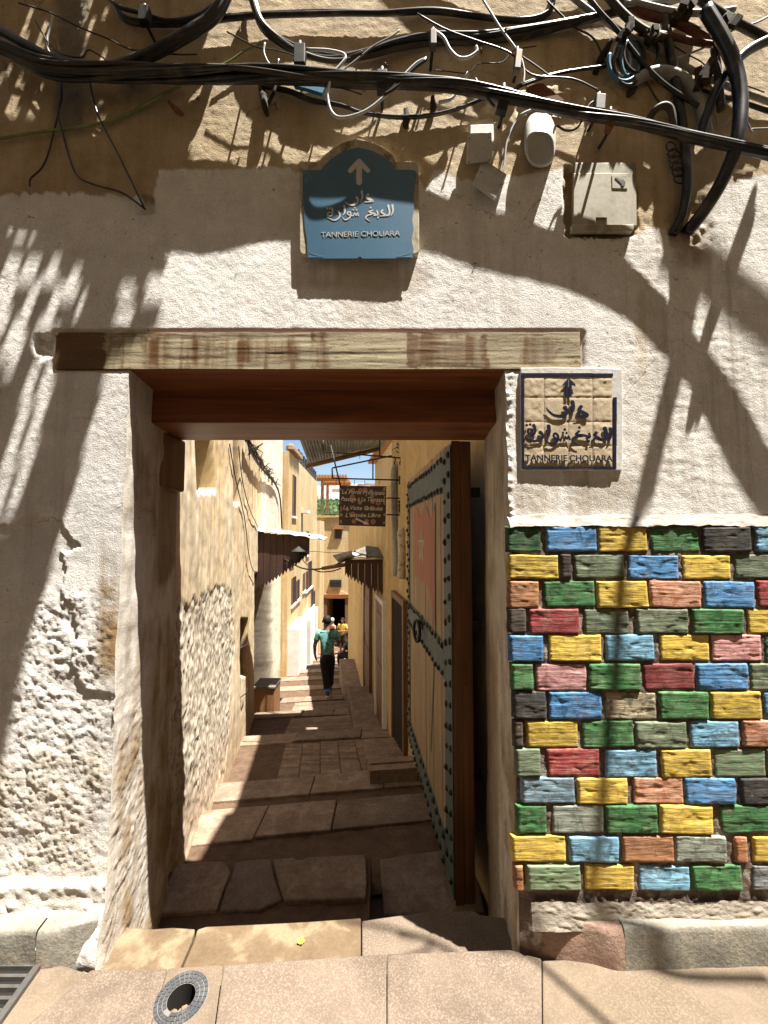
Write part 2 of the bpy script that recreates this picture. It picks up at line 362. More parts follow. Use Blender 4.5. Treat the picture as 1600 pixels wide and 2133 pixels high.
niche = blobs(wu, wv, [(1176,350,1322,492,4)]); D += -.022*niche
# broken plaster at left end of lintel, holes, cable trench at left top
for (u0,v0,u1,v1,s,a) in [(72,700,112,752,8,-.018),(100,-40,175,280,14,-.010),(285,405,318,445,6,-.03),(1000,190,1290,230,12,.012),(1080,200,1200,240,10,-.02),
                          (1250,170,1480,215,20,.012),(1395,420,1480,520,18,-.012),(250,190,290,225,8,.01)]:
    D += blobs(wu, wv, [(u0,v0,u1,v1,s)])*a*(1+.8*n_fine)
lint = blobs(U, V, [(108,690,1216,772,6)]); D = D*(1-lint) - .010*lint
below = smooth(1825, 1850, V)*(U < 300); D += below*.012*(.6+lump)
foot = smooth(1860, 1990, V)*(U < 240); D += foot*.03
D = np.clip(D, -.03, .045)
# colours
c_white = np.array([.80,.775,.735]); c_brown = np.array([.47,.36,.22]); c_dkbr = np.array([.22,.14,.065])
br = np.clip(.5 + .9*n_mid + .5*n_str, 0, 1)[..., None]; brown = c_brown*(1-br) + np.array([.60,.49,.325])*br
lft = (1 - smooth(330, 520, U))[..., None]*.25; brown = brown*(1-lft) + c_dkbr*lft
cem = blobs(wu, wv, [(112,-60,178,270,12)])[..., None]; brown = brown*(1-cem) + np.array([.24,.21,.17])*cem
gr = np.clip(.25 + .5*n_str + .35*n_big, 0, 1)[..., None]*.35; wh = c_white*(1-gr) + np.array([.62,.575,.51])*gr
cream = (blobs(U, V, [(1290,380,1900,1060,40)]))[..., None]*.6; wh = wh*(1-cream) + np.array([.74,.705,.63])*cream
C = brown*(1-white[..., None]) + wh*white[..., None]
def stain_tone(boxes, col, a):
    global C
    k = (blobs(wu, wv, boxes)*a*np.clip(.7 + 1.1*n_mid + .6*n_str, 0, 1))[..., None]; C = C*(1-k) + np.array(col)*k
stain_tone([(205,1120,250,1420,16)], (.27,.18,.085), .9); stain_tone([(236,1300,262,1720,9)], (.28,.16,.06), .9)
stain_tone([(-50,1560,235,1840,30)], (.62,.54,.41), .6); stain_tone([(-100,1850,260,2060,12)], (.34,.30,.22), .6)
stain_tone([(150,820,275,1160,40)], (.62,.61,.60), .6); stain_tone([(1090,760,1330,1010,10)], (.62,.58,.52), .4)
stain_tone([(1400,400,1480,560,25)], (.30,.21,.11), .8); stain_tone([(1330,560,1350,1000,12)], (.42,.30,.16), .5)
stain_tone([(600,545,900,600,10)], (.42,.34,.25), .55); stain_tone([(700,560,860,690,50)], (.52,.45,.36), .5)  # browner tone straight below the blue sign
stain_tone([(1052,980,1080,1100,8),(1060,1000,1330,1066,10)], (.44,.37,.28), .6)
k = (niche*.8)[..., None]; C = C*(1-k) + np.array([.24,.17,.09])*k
k = (rec*(1-rough_ll)*.25)[..., None]; C = C*(1-k) + np.array([.56,.52,.46])*k
# ragged corners of the opening
ewL = .006*np.interp(zs, zs, fbm(zs*9, zs*0+3, 4)) ; ewR = .006*fbm(zs*9, zs*0+9, 4)
Xw = X + np.exp(-np.abs(X-XL)/.03)*ewL[None]*(Z < ZT) + np.exp(-np.abs(X-XR)/.02)*ewR[None]*(Z < ZT)
Pts = np.stack([Xw, Yb - D, Z], -1)
keep = ~(((X[:-1,:-1] + X[1:,1:])/2 > XL) & ((X[:-1,:-1] + X[1:,1:])/2 < XR) & ((Z[:-1,:-1] + Z[1:,1:])/2 < ZT))
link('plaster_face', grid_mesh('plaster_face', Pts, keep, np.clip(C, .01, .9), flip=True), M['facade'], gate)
# reveals
def reveal(xcol, sgn, zlo, endx, name):
    i = int(np.argmin(np.abs(xs - xcol))); zr = np.linspace(zlo, 2.2, int((2.2-zlo)/.009)); sn = 62
    s = np.linspace(0, 1, sn); S, ZZ = np.meshgrid(s, zr, indexing='ij')
    x0 = np.interp(zr, zs, Pts[i,:,0]); y0 = np.interp(zr, zs, Pts[i,:,1])
    xx = x0[None]*(1-S) + endx*S; yy = y0[None]*(1-S) + 2.12*S
    uu, vv = 0, 0
    a = smooth(0, .06, S); n1 = fbm(yy*9, ZZ*7, 4, 31); n2 = np.abs(fbm(yy*40, ZZ*40, 3, 33)); n3 = fbm(yy*26, ZZ*5, 4, 37)
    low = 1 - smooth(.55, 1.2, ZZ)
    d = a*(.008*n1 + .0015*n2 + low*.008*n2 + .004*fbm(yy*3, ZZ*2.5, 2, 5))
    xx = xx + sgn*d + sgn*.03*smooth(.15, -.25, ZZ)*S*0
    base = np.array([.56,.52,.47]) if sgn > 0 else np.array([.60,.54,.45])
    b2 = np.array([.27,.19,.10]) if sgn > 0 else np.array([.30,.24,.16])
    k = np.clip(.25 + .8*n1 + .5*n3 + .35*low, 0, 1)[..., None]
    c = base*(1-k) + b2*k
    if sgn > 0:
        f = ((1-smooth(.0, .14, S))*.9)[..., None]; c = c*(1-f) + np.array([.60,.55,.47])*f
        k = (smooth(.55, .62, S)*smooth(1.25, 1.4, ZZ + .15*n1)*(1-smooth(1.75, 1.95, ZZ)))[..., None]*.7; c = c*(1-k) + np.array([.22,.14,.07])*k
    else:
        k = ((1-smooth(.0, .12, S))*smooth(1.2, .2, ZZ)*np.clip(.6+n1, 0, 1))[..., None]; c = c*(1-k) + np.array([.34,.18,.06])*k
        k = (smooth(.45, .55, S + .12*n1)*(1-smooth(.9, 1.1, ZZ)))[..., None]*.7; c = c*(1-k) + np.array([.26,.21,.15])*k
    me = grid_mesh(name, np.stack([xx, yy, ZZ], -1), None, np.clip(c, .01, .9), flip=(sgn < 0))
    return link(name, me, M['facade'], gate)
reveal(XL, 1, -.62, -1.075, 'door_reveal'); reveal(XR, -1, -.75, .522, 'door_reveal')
# body of the wall behind the plaster
mb = MB(); mb.bbox((-4.5,1.60,-1.6), (-1.085,2.12,2.62)); mb.bbox((-4.5,1.60,2.62),(-1.085,1.80,3.95)); obj('wall_body', mb, M['ochre'], gate)
mb = MB(); mb.bbox((.53,1.60,-1.6), (4.5,2.12,2.62)); mb.bbox((.53,1.60,2.62),(4.5,1.80,3.95)); obj('wall_body', mb, M['ochre'], gate)
mb = MB(); mb.bbox((-1.083,1.60,2.30), (.528,2.12,2.62)); mb.bbox((-1.083,1.60,2.62), (.528,1.80,3.95)); obj('wall_body', mb, M['ochre'], gate)
mb = MB(); mb.bbox((-4.5,1.50,-.1), (-1.802,1.60,3.95)); mb.bbox((1.802,1.50,-.1), (4.5,1.60,3.95)); mb.bbox((-1.8,1.562,3.802), (1.8,1.60,3.95)); obj('wall_body', mb, M['ochre'], gate)
# lintel beams
pL, pR = fw(117, 733).x, fw(1208, 733).x; zb0, zb1 = 2.134, fw(600, 693).z
nx, nz = 520, 44; gx = np.linspace(pL, pR, nx); gz = np.linspace(zb0, zb1, nz); GX, GZ = np.meshgrid(gx, gz, indexing='ij')
GY = 1.495 + .017*GZ - .004 + .0016*fbm(GX*4, GZ*60, 4, 51) - .0015*smooth(.3,.6,fbm(GX*2, GZ*40, 4, 59)); gz_t = GZ + .004*fbm(GX*5, GX*0, 3, 5)*np.where(GZ > zb1-.01, 1, 0)
dz_ = GZ-EYE; yc_ = CP*GY+SP*dz_; LU = 800+FPX*GX/yc_; LV = 1066.5-FPX*(-SP*GY+CP*dz_)/yc_
nw = fbm(GX*40, GZ*3, 4, 52); ng = fbm(GX*3, GZ*70, 4, 53); n_edge = fbm(GX*60, GZ*60, 4, 57); lu = LU + 12*nw + 7*ng + 9*n_edge; lv = LV + 9*nw + 8*n_edge
col = np.array([.37,.315,.205])*(1+.45*ng[..., None]) ; brn = np.array([.13,.062,.022])
km = blobs(lu, lv, [(100,680,218,790,3)])*.85
km = np.maximum(km, blobs(lu, lv, [(300,700,352,766,12),(400,700,462,768,14),(652,690,684,768,5),(490,706,540,760,10),(560,710,620,752,12)])*np.clip(.8+1.3*nw, 0, 1))
km = np.maximum(km, blobs(lu, lv, [(862,700,1008,764,5),(1086,702,1152,760,7)])*np.clip(.72+.7*nw, 0, .9)); km = np.maximum(km, blobs(lu, lv, [(852,695,868,770,3),(998,695,1012,770,3)])*.85)
crack = np.clip(3*(np.abs(fbm(GX*2.2, GZ*55, 4, 58)) < .035), 0, 1)*.7
km = np.maximum(km, crack)
km = np.maximum(km, np.clip(nw*1.8-.05, 0, .75)*blobs(lu, lv, [(225,700,700,790,20)]))
col = col*(1-km[..., None]) + brn*km[..., None]  # brown stains, deepened to paint in shadow patches as well
fr = link('lintel_beam', grid_mesh('lintel_beam', np.stack([GX, GY, gz_t], -1), None, np.clip(col, .01, .8), flip=True), attrmat('weathered_lintel', .75, .5, .002, 150, .25), gate, label='weathered cream lintel face with brown stains and painted shadow patches')
mb = MB(); mb.bbox((pL+.002,1.5325,2.1345), (pR-.002,1.757,zb1-.004)); obj('lintel_beam', mb, M['mahogany'], gate, label='reddish timber behind the lintel face')
mb = MB(); mb.bbox((-1.12,1.76,1.99), (.56,2.10,2.245)); obj('lintel_beam', mb, M['mahogany'], gate, bevel=.006, label='dark red-brown inner door lintel')
# bracket of broken wood under the inner lintel on the left
mb = MB(); mb.bbox((-1.10,1.86,1.72), (-1.035,2.115,1.988)); obj('timber_end', mb, M['mahogany_z'], gate, bevel=.012)

# ---- painted brick dado
def brickmat(name, c, chip):
    m, t, p = newmat('brick_paint_'+name); v = coords(t); oi = t.nodes.new('ShaderNodeObjectInfo')
    sh = t.nodes.new('ShaderNodeVectorMath'); sh.operation = 'ADD'; cb = t.nodes.new('ShaderNodeCombineXYZ'); mm = t.nodes.new('ShaderNodeMath'); mm.operation = 'MULTIPLY'; mm.inputs[1].default_value = 37.0
    t.links.new(oi.outputs['Random'], mm.inputs[0]); t.links.new(mm.outputs[0], cb.inputs[0]); t.links.new(mm.outputs[0], cb.inputs[2]); t.links.new(v, sh.inputs[0]); t.links.new(cb.outputs[0], sh.inputs[1]); v = sh.outputs[0]
    mp = t.nodes.new('ShaderNodeMapping'); mp.inputs['Scale'].default_value = (9, 9, 95); t.links.new(v, mp.inputs[0])
    brush = noise(t, mp.outputs[0], 1.0, 5, .65); g = sum(c)/3
    c = tuple(min(.75, 1.28*(.90*x + .10*g) + .008) for x in c)
    col = ramp(t, brush, [(.3, tuple(.5*x for x in c)), (.52, c), (.75, tuple(min(.8, 1.12*x + .03) for x in c))])
    col = mixc(t, ramp(t, noise(t, v, 24, 6, .7, .6), [(.50, (0,0,0)), (.58, (.85,.85,.85))]), col, chip)
    col = mixc(t, ramp(t, noise(t, v, 33, 6, .75), [(.60, (0,0,0)), (.66, (.9,.9,.9))]), col, (.24,.15,.10))
    col = mixc(t, ramp(t, noise(t, v, 11, 6, .7), [(.45, (.02,.02,.02)), (.78, (.30,.30,.30))]), col, (.38,.34,.28))
    col = mixc(t, .55, col, ramp(t, oi.outputs['Random'], [(.0, (.70,.70,.70)), (1.0, (1.28,1.25,1.18))]), 'MULTIPLY')
    t.links.new(col, p.inputs['Base Color']); p.inputs['Roughness'].default_value = .75; p.inputs['Specular IOR Level'].default_value = .22
    hn = noise(t, mp.outputs[0], 2.0, 5, .7); bump(t, p, hn, .8, .0025); return m
BM = {k: brickmat(k, c, ch) for k, c, ch in [
    ('dkgreen', (.010,.06,.018), (.02,.04,.02)), ('blue', (.05,.20,.42), (.03,.09,.2)), ('ltblue', (.13,.32,.46), (.07,.14,.2)), ('yellow', (.56,.38,.03), (.42,.29,.05)),
    ('green', (.035,.15,.04), (.02,.07,.02)), ('black', (.022,.022,.022), (.05,.045,.04)), ('dark', (.035,.022,.022), (.06,.045,.04)), ('sage', (.13,.17,.10), (.08,.10,.06)),
    ('palesage', (.22,.25,.20), (.12,.14,.11)), ('salmon', (.46,.22,.13), (.38,.14,.07)), ('orange', (.34,.14,.05), (.22,.10,.05)), ('red', (.28,.03,.035), (.34,.14,.1)),
    ('pink', (.50,.24,.23), (.36,.13,.12)), ('dkred', (.20,.025,.025), (.14,.03,.03)), ('beige', (.34,.28,.17), (.10,.10,.06)), ('paleblue', (.19,.30,.36), (.12,.18,.22)),
    ('palegreen', (.14,.22,.11), (.2,.2,.13)), ('grey', (.17,.18,.18), (.08,.08,.08)), ('brown', (.05,.03,.022), (.08,.06,.04))]}
ROWS = [
 (1099,1149,[(1056,1129,'dkgreen'),(1137,1244,'blue'),(1246,1349,'yellow'),(1354,1457,'green'),(1463,1566,'black'),(1574,1680,'ltblue')]),
 (1157,1204,[(1060,1165,'yellow'),(1167,1193,'dark'),(1195,1302,'sage'),(1308,1414,'blue'),(1420,1523,'yellow'),(1529,1634,'sage')]),
 (1211,1264,[(1060,1124,'orange'),(1133,1240,'green'),(1244,1351,'yellow'),(1354,1461,'salmon'),(1465,1572,'blue'),(1576,1680,'red')]),
 (1269,1318,[(1060,1098,'brown'),(1102,1208,'red'),(1216,1311,'sage'),(1326,1435,'sage'),(1443,1551,'green'),(1555,1660,'yellow')]),
 (1324,1376,[(1062,1133,'blue'),(1142,1255,'yellow'),(1261,1364,'ltblue'),(1373,1478,'yellow'),(1482,1587,'pink'),(1592,1690,'green')]),
 (1384,1436,[(1066,1112,'green'),(1116,1223,'pink'),(1227,1336,'green'),(1339,1446,'dkred'),(1452,1559,'blue'),(1562,1660,'sage')]),
 (1442,1496,[(1069,1139,'black'),(1143,1255,'blue'),(1259,1368,'beige'),(1373,1478,'green'),(1480,1587,'yellow'),(1591,1690,'blue')]),
 (1504,1556,[(1071,1092,'brown'),(1096,1206,'yellow'),(1212,1321,'green'),(1324,1431,'sage'),(1437,1540,'ltblue'),(1548,1650,'salmon')]),
 (1561,1616,[(1075,1127,'sage'),(1139,1251,'red'),(1259,1369,'ltblue'),(1377,1482,'yellow'),(1487,1594,'palegreen'),(1599,1690,'sage')]),
 (1621,1672,[(1088,1199,'paleblue'),(1202,1309,'yellow'),(1319,1424,'salmon'),(1427,1534,'blue'),(1544,1650,'black')]),
 (1679,1734,[(1077,1141,'green'),(1150,1259,'palesage'),(1262,1371,'green'),(1377,1486,'yellow'),(1500,1610,'green')]),
 (1743,1794,[(1067,1180,'yellow'),(1186,1291,'ltblue'),(1296,1405,'orange'),(1407,1514,'palesage'),(1529,1559,'orange'),(1568,1680,'yellow')]),
 (1803,1852,[(1073,1092,'orange'),(1099,1212,'palegreen'),(1217,1322,'yellow'),(1330,1437,'ltblue'),(1442,1547,'green'),(1566,1670,'grey')])]
BO = .034                                             # the dado stands proud of the plaster
def brick_mesh(w, h, seed):
    nx, nz = max(6, int(w/.0075)), 30
    a = np.linspace(-.5, .5, nx); b = np.linspace(-.5, .5, nz); A, B = np.meshgrid(a*w, b*h, indexing='ij')
    ed = np.minimum(np.minimum(A+w/2, w/2-A), np.minimum(B+h/2, h/2-B))
    wv_ = fbm(A*7+seed, B*9, 3, seed+5)*.006
    rid = .0011*fbm(A*4+seed*3.7, (B+wv_*.6)*150+seed, 3, seed) + .0010*fbm(A*45+seed, B*80, 3, seed+2) - .0022*smooth(.22, .45, fbm(A*14+seed, (B+wv_)*30, 4, seed+11)) + .0034*fbm(A*7+seed, B*10, 3, seed+3)
    y = -(rid*.8*smooth(-.002, .006, ed) + .0035*smooth(0, .006, ed))
    y[(ed < 1e-6)] = .016
    A = A + .0035*fbm(A*20+seed*2, B*20, 3, seed+9); B = B + .003*fbm(A*20, B*20+seed, 3, seed+7)
    return grid_mesh('brick', np.stack([A, y, B], -1), flip=True)
sd = 1
for v0, v1, L in ROWS:
    for u0, u1, k in L:
        j = random.uniform(-1.5, 1.5)
        c = fw((u0+u1)/2, (v0+v1)/2 + j, BO + random.uniform(-.003,.004)); w = (fw(u1, v0, BO) - fw(u0, v0, BO)).x + .006; h = (fw(u0, v0, BO) - fw(u0, v1, BO)).z + .008
        o = link('brick', brick_mesh(w, h, sd), BM[k], gate); o.location = c; o.rotation_euler = (math.radians(-1), math.radians(random.uniform(-.9,.9)), 0); sd += 1
# mortar bed with sloping top
a0 = XR + .004
gu = np.linspace(a0, 1.8, 260); gv = np.linspace(.10, fw(1300, 1096).z, 200); GA, GB = np.meshgrid(gu, gv, indexing='ij')
edge = smooth(0, .05, GA - a0)
d = BO - .0055 + .006*np.abs(fbm(GA*40, GB*40, 3, 61)) + .003*fbm(GA*8, GB*8, 3, 62); d = d*(.35+.65*edge)
# sloping white cap on the dado, wavy
link('mortar_bed', grid_mesh('mortar_bed', np.stack([GA, 1.495+.017*GB-d, GB], -1), flip=True), M['mortar'], gate)
ncap = 300; ga = np.linspace(a0-.01, 1.8, ncap); gs = np.linspace(0, 1, 16); GA, GS = np.meshgrid(ga, gs, indexing='ij')
zt = np.interp(GA, [a0, .60, .95, 1.8], [fw(1064,1078).z, fw(1140,1072).z, fw(1350,1076).z, fw(1600,1070).z]) + .014*fbm(GA*9, GA*0, 5, 63)+.01
zb_ = np.interp(GA, [a0, 1.8], [fw(1064,1098).z, fw(1600,1093).z]) + .009*fbm(GA*16, GA*0+3, 5, 64)
cz = zt*(1-GS) + zb_*GS; cy = 1.495 + .017*cz + .006 - (BO+.012)*np.power(GS, .8) - .006*fbm(GA*35, GS*3, 4, 65)
capc = np.ones(GA.shape + (3,))*np.array([.30,.275,.24])*(1+.5*fbm(GA*14, GS*3, 4, 71)[..., None]); link('dado_cap', grid_mesh('dado_cap', np.stack([GA, cy, cz], -1), None, capc, flip=False), M['facade'], gate)
# skirt of plaster under the bricks
gs = np.linspace(0, 1, 22); ga = np.linspace(.50, 1.8, 240); GA, GS = np.meshgrid(ga, gs, indexing='ij')
z0 = fw(1300, 1856).z; zz = z0*(1-GS) + .17*GS + .008*fbm(GA*12, GS*0, 4, 70)*(1-GS); yy = 1.495 - BO - .004 - .012*GS - .006*np.abs(fbm(GA*30, GS*6, 3, 66)) 
link('plaster_skirt', grid_mesh('plaster_skirt', np.stack([GA, yy, zz], -1), None, np.ones(GA.shape+(3,))*np.array([.36,.32,.26])*(1+.25*fbm(GA*10, GS*3, 3, 5)[..., None]), flip=False), M['facade'], gate)

# ---- kerbs along the foot of the wall
def kerb(name, path, z_top, z_bot, y_back, mat, label=None):
    n = len(path); prof = [(0, 0), (0, .45), (0, .86), (.05, .95), (.14, .99), (.4, 1.0), (1.0, 1.04)]
    P = np.zeros((n, len(prof)+0, 3))
    for i, (x, yf) in enumerate(path):
        for j, (t, h) in enumerate(prof):
            P[i, j] = (x, yf + t*(y_back - yf) + .0015*math.sin(x*37+j) , z_bot + h*(z_top - z_bot) + .0015*math.sin(x*23+j*2))
    o = link(name, grid_mesh(name, P, flip=False), mat, gate)
    return o
rp = [(x, 1.425 - .01*math.sin(x*3)) for x in np.linspace(.795, 1.9, 40)]
kerb('kerb', rp, .205, .05, 1.475, M['kerbgrey'])
pp = [(x, 1.425 + .075*(1-(max(0, (x-.46))/.33)**.6) - .010*math.exp(-((x-.76)/.05)**2)) for x in np.linspace(.47, .80, 26)]
kerb('kerb', pp, .20, .0, 1.50, M['kerbpink'], None)
lp = [(x, 1.425) for x in np.linspace(-1.9, -1.155, 30)]
kerb('kerb', lp, .19, .05, 1.475, M['kerbgrey'])
lp2 = [(x, 1.425 + .05*((x+1.155)/.17)**1.5) for x in np.linspace(-1.153, -.982, 18)]
kerb('kerb', lp2, .185, -.02, 1.49, M['kerbgrey'])

# ================================================================== STREET
street = link('street', None, None); bpy.data.objects.remove(street)
mb = MB(); mb.bbox((-9,-9,-.5), (9,1.44,-.03)); street = obj('street', mb, M['soil'], kind='structure')
def slab(poly_px, z, th, mat, name='paving_slab', parent=None, bevel=.005):
    pts = [fl(u, v, z) for u, v in poly_px]
    mb = MB(); mb.prism(pts, (0,0,-th)); return obj(name, mb, mat, parent or street, bevel=bevel)
def slabw(pts, z, th, mat, name='paving_slab', parent=None, bevel=.005):
    mb = MB(); mb.prism([(x, y, z) for x, y in pts], (0,0,-th)); return obj(name, mb, mat, parent or street, bevel=bevel)
zs_ = .078
A = lambda u, v: tuple(fl(u, v, zs_))[:2]
# drain patch strip between the slabs, with a real hole
DC = fl(378, 2078, zs_); DR = .077; HR = .040
quad = [Vector((*A(351,2016),0)), Vector((*A(464.5,2009),0)), Vector((*A(424.5,2300),0)), Vector((*A(266.5,2300),0))]
def quad_hit(d):
    best = 9
    for i in range(4):
        a, b = quad[i], quad[(i+1)%4]; e = b - a; den = d.x*e.y - d.y*e.x
        if abs(den) < 1e-9: continue
        w = a - Vector((DC.x, DC.y, 0)); t = (w.x*e.y - w.y*e.x)/den; s = (w.x*d.y - w.y*d.x)/den
        if t > 0 and -1e-6 <= s <= 1+1e-6: best = min(best, t)
    return best
mb = MB(); N = 64; ring = []
for k in range(N):
    a = 2*math.pi*k/N; d = Vector((math.cos(a), math.sin(a), 0)); t = quad_hit(d)
    ring.append((DC + d*HR, DC + d*t))
vs = [Vector((p.x, p.y, zs_-.002)) for p, q in ring] + [Vector((q.x, q.y, zs_-.002)) for p, q in ring] + [Vector((p.x, p.y, zs_-.09)) for p, q in ring]
mb.add(vs, [(k, (k+1)%N, N+(k+1)%N, N+k) for k in range(N)] + [(k, (k+1)%N, 2*N+(k+1)%N, 2*N+k) for k in range(N)])
obj('cement_patch', mb, M['concrete'], street)
slabw([A(190,2019), A(350,2016), A(265,2300), A(-160,2300), A(60,2133)], zs_, .10, M['terrazzo'])
slabw([A(466,2009), A(805.2,1986), A(805.2,2300), A(426,2300)], zs_, .10, M['terrazzo'])
slabw([A(806.6,1986), A(1062,1977), A(1128,1996), A(1130,2300), A(806.6,2300)], zs_, .10, M['terrazzo'])
slabw([A(1129.5,1996), (.80,1.46), (2.6,1.46), (2.6,.55), A(1131.5,2300)], zs_-.006, .09, M['concrete'], 'cement_strip')
slabw([A(-160,2320), (-2.6,.55), (-2.6,1.46), (-1.36,1.46), A(92,1990), A(186,2019), A(50,2133)], zs_-.012, .05, M['concrete'], 'cement_strip')
slabw([(-9,-9), (9,-9), (9,.54), (-9,.54)], zs_-.004, .1, M['concrete'], 'cement_strip', bevel=0)
slabw([(-9,.545), (-2.61,.545), (-2.61,1.45), (-9,1.45)], zs_-.006, .1, M['concrete'], 'cement_strip', bevel=0)
slabw([(2.61,.545), (9,.545), (9,1.45), (2.61,1.45)], zs_-.006, .1, M['concrete'], 'cement_strip', bevel=0)
# threshold stones
T = lambda u, v: tuple(fl(u, v, 0))[:2]
slabw([T(170,2060), T(205,2014), T(262,1930), T(318,1934), T(360,1931), T(407,1934), T(400,1960), T(378,2010), T(372,2060)], 0, .30, M['slab'], 'threshold_stone', bevel=.006)
slabw([T(374,2060), T(382,2010), T(404,1960), T(411,1935), T(430,1929), T(540,1924), T(640,1919), T(752,1911), T(752,2060)], 0, .30, M['slab'], 'threshold_stone', bevel=.006)
slabw([T(754,2060), T(754,1915), T(800,1908), T(880,1897), T(925,1893), T(940,1897), T(985,1893), T(1000,1902), T(1062,1910), T(1075,1985), T(1075,2060)], -.004, .30, M['terrazzo'], 'threshold_stone', bevel=.006)
mb = MB(); mb.bbox((-1.1,1.40,-.6), (.7,1.62,-.31)); obj('footing', mb, M['rubble'], street)

# drain cover
dc = thing('drain_cover', 'round mosaic-pattern drain cover with a broken open centre in the paving', 'drain cover', loc=(0,0,0))
mb = MB(); vs = []
for r, h in ((HR, .0), (HR, .0022), (DR, .0022), (DR+.002, 0)):
    vs += [(DC.x + r*math.cos(2*math.pi*k/48), DC.y + r*math.sin(2*math.pi*k/48), zs_-.002 + h) for k in range(48)]
mb.add(vs, [(i*48+k, i*48+(k+1)%48, (i+1)*48+(k+1)%48, (i+1)*48+k) for i in range(3) for k in range(48)]); obj('cover_ring', mb, M['cover_line'], dc)
for i in range(3):
    r0 = HR + .0015 + i*(DR-HR)/3; r1 = r0 + (DR-HR)/3 - .0025; n = 24 + 3*i
    for k in range(n):
        a0, a1 = 2*math.pi*(k+.07)/n, 2*math.pi*(k+.93)/n
        if i == 0 and 14 < k < 17: continue
        q = [(DC.x + r*math.cos(a), DC.y + r*math.sin(a), zs_+.0004) for r, a in ((r0,a0),(r1,a0),(r1,a1),(r0,a1))]
        obj('cover_tile', MB().prism(q, (0,0,.0025)), M['cover'], dc)
mb = MB(); mb.add([(DC.x+(HR-.0006)*math.cos(2*math.pi*k/32), DC.y+(HR-.0006)*math.sin(2*math.pi*k/32), z) for z in (zs_+.0002, zs_-.085) for k in range(32)], [(k,(k+1)%32,32+(k+1)%32,32+k) for k in range(32)] + [tuple(range(32,64))]); obj('pit_shade_liner', mb, M['dark'], dc)  # dark liner added in place of the shade inside the hole
for i in range(5):
    mb = MB(); mb.lathe((0,0,0), [(.004,-.008),(.014,-.004),(.012,.006),(.003,.010)], 7); o = obj('rubble_piece', mb, M['clay'], dc)
    a = 3.6 + i*.5; o.location = (DC.x + .022*math.cos(a), DC.y + .022*math.sin(a), zs_-.040 + .004*i); o.rotation_euler = (i, i*2, i*.7)
# grate at the left
gt = thing('drain_grate', 'steel slotted drain grate beside the left kerb', 'grate')
G = lambda u, v: fl(u, v, zs_+.004)
for i, v in enumerate((1985, 2006, 2028, 2050, 2074, 2100, 2128)):
    a, b = G(-80, v), G(92 - (v-1985)*.75, v); mb = MB(); mb.hexa([a, b, b+Vector((0,-.010,0)), a+Vector((0,-.010,0))], [p - Vector((0,0,.02)) for p in (a, b, b+Vector((0,-.010,0)), a+Vector((0,-.010,0)))]); obj('bar', mb, M['steel'], gt)
a, b = G(92, 1982), G(-30, 2150); mb = MB(); mb.prism([a, b, b+Vector((.02,0,0)), a+Vector((.02,0,0))], (0,0,-.02)); obj('frame', mb, M['steel'], gt)
mb = MB(); mb.prism([p - Vector((0,0,.0145)) for p in (G(-300,1984), G(86,1984), G(-40,2150), G(-300,2150))], (0,0,-.004)); obj('pit_shade_sheet', mb, M['dark'], gt)  # thin dark sheet laid under the bars as the shade below them
# yellow flower head
fwr = MB(); c = fl(627, 1963, .002)
for k in range(5):
    a = k*1.257; d = Vector((math.cos(a), math.sin(a), 0)); e = Vector((-d.y, d.x, 0))
    fwr.prism([c + d*.001, c + d*.010 + e*.006 + Vector((0,0,.004)), c + d*.015 + Vector((0,0,.007)), c + d*.010 - e*.006 + Vector((0,0,.004))], (0,0,.0012))
tag(obj('flower_head', fwr, M['petal']), 'small yellow flower dropped on the sunlit threshold stone', 'flower')
# ================================================================== SIGNS ON THE WALL
WS = [1.0]
def ribbon(mb, stroke, tf, th):
    """stroke: [(x,y,w)...] photo-zoom units; tf(x,y)->3D; th: extrusion vector"""
    P = catmull([Vector((s[0], s[1], s[2]*WS[0])) for s in stroke], 5); n = len(P); L = []; R = []
    for i, p in enumerate(P):
        a, b = P[max(i-1,0)], P[min(i+1,n-1)]; d = Vector((b.x-a.x, b.y-a.y)); d = d.normalized() if d.length > 1e-6 else Vector((1,0))
        w = max(p.z, 2)/2; L.append((p.x - d.y*w, p.y + d.x*w)); R.append((p.x + d.y*w, p.y - d.x*w))
    vs = [Vector(tf(*q)) for q in L] + [Vector(tf(*q)) for q in R]; k = len(vs); vs += [v + th for v in vs]
    fs = []
    for i in range(n-1):
        fs += [(i, i+1, n+i+1, n+i), (k+i, k+n+i, k+n+i+1, k+i+1), (i, k+i, k+i+1, i+1), (n+i, n+i+1, k+n+i+1, k+n+i)]
    fs += [(0, n, k+n, k), (n-1, k+n-1, k+2*n-1, 2*n-1)]
    mb.add(vs, fs)
    for e in (P[0], P[-1]):
        if e.z > 10: dot(mb, e.x, e.y, e.z/2, tf, th)
def dot(mb, x, y, r, tf, th):
    mb.prism([tf(x + r*math.cos(a), y + r*math.sin(a)) for a in [2*math.pi*i/12 for i in range(12)]], th*.98)
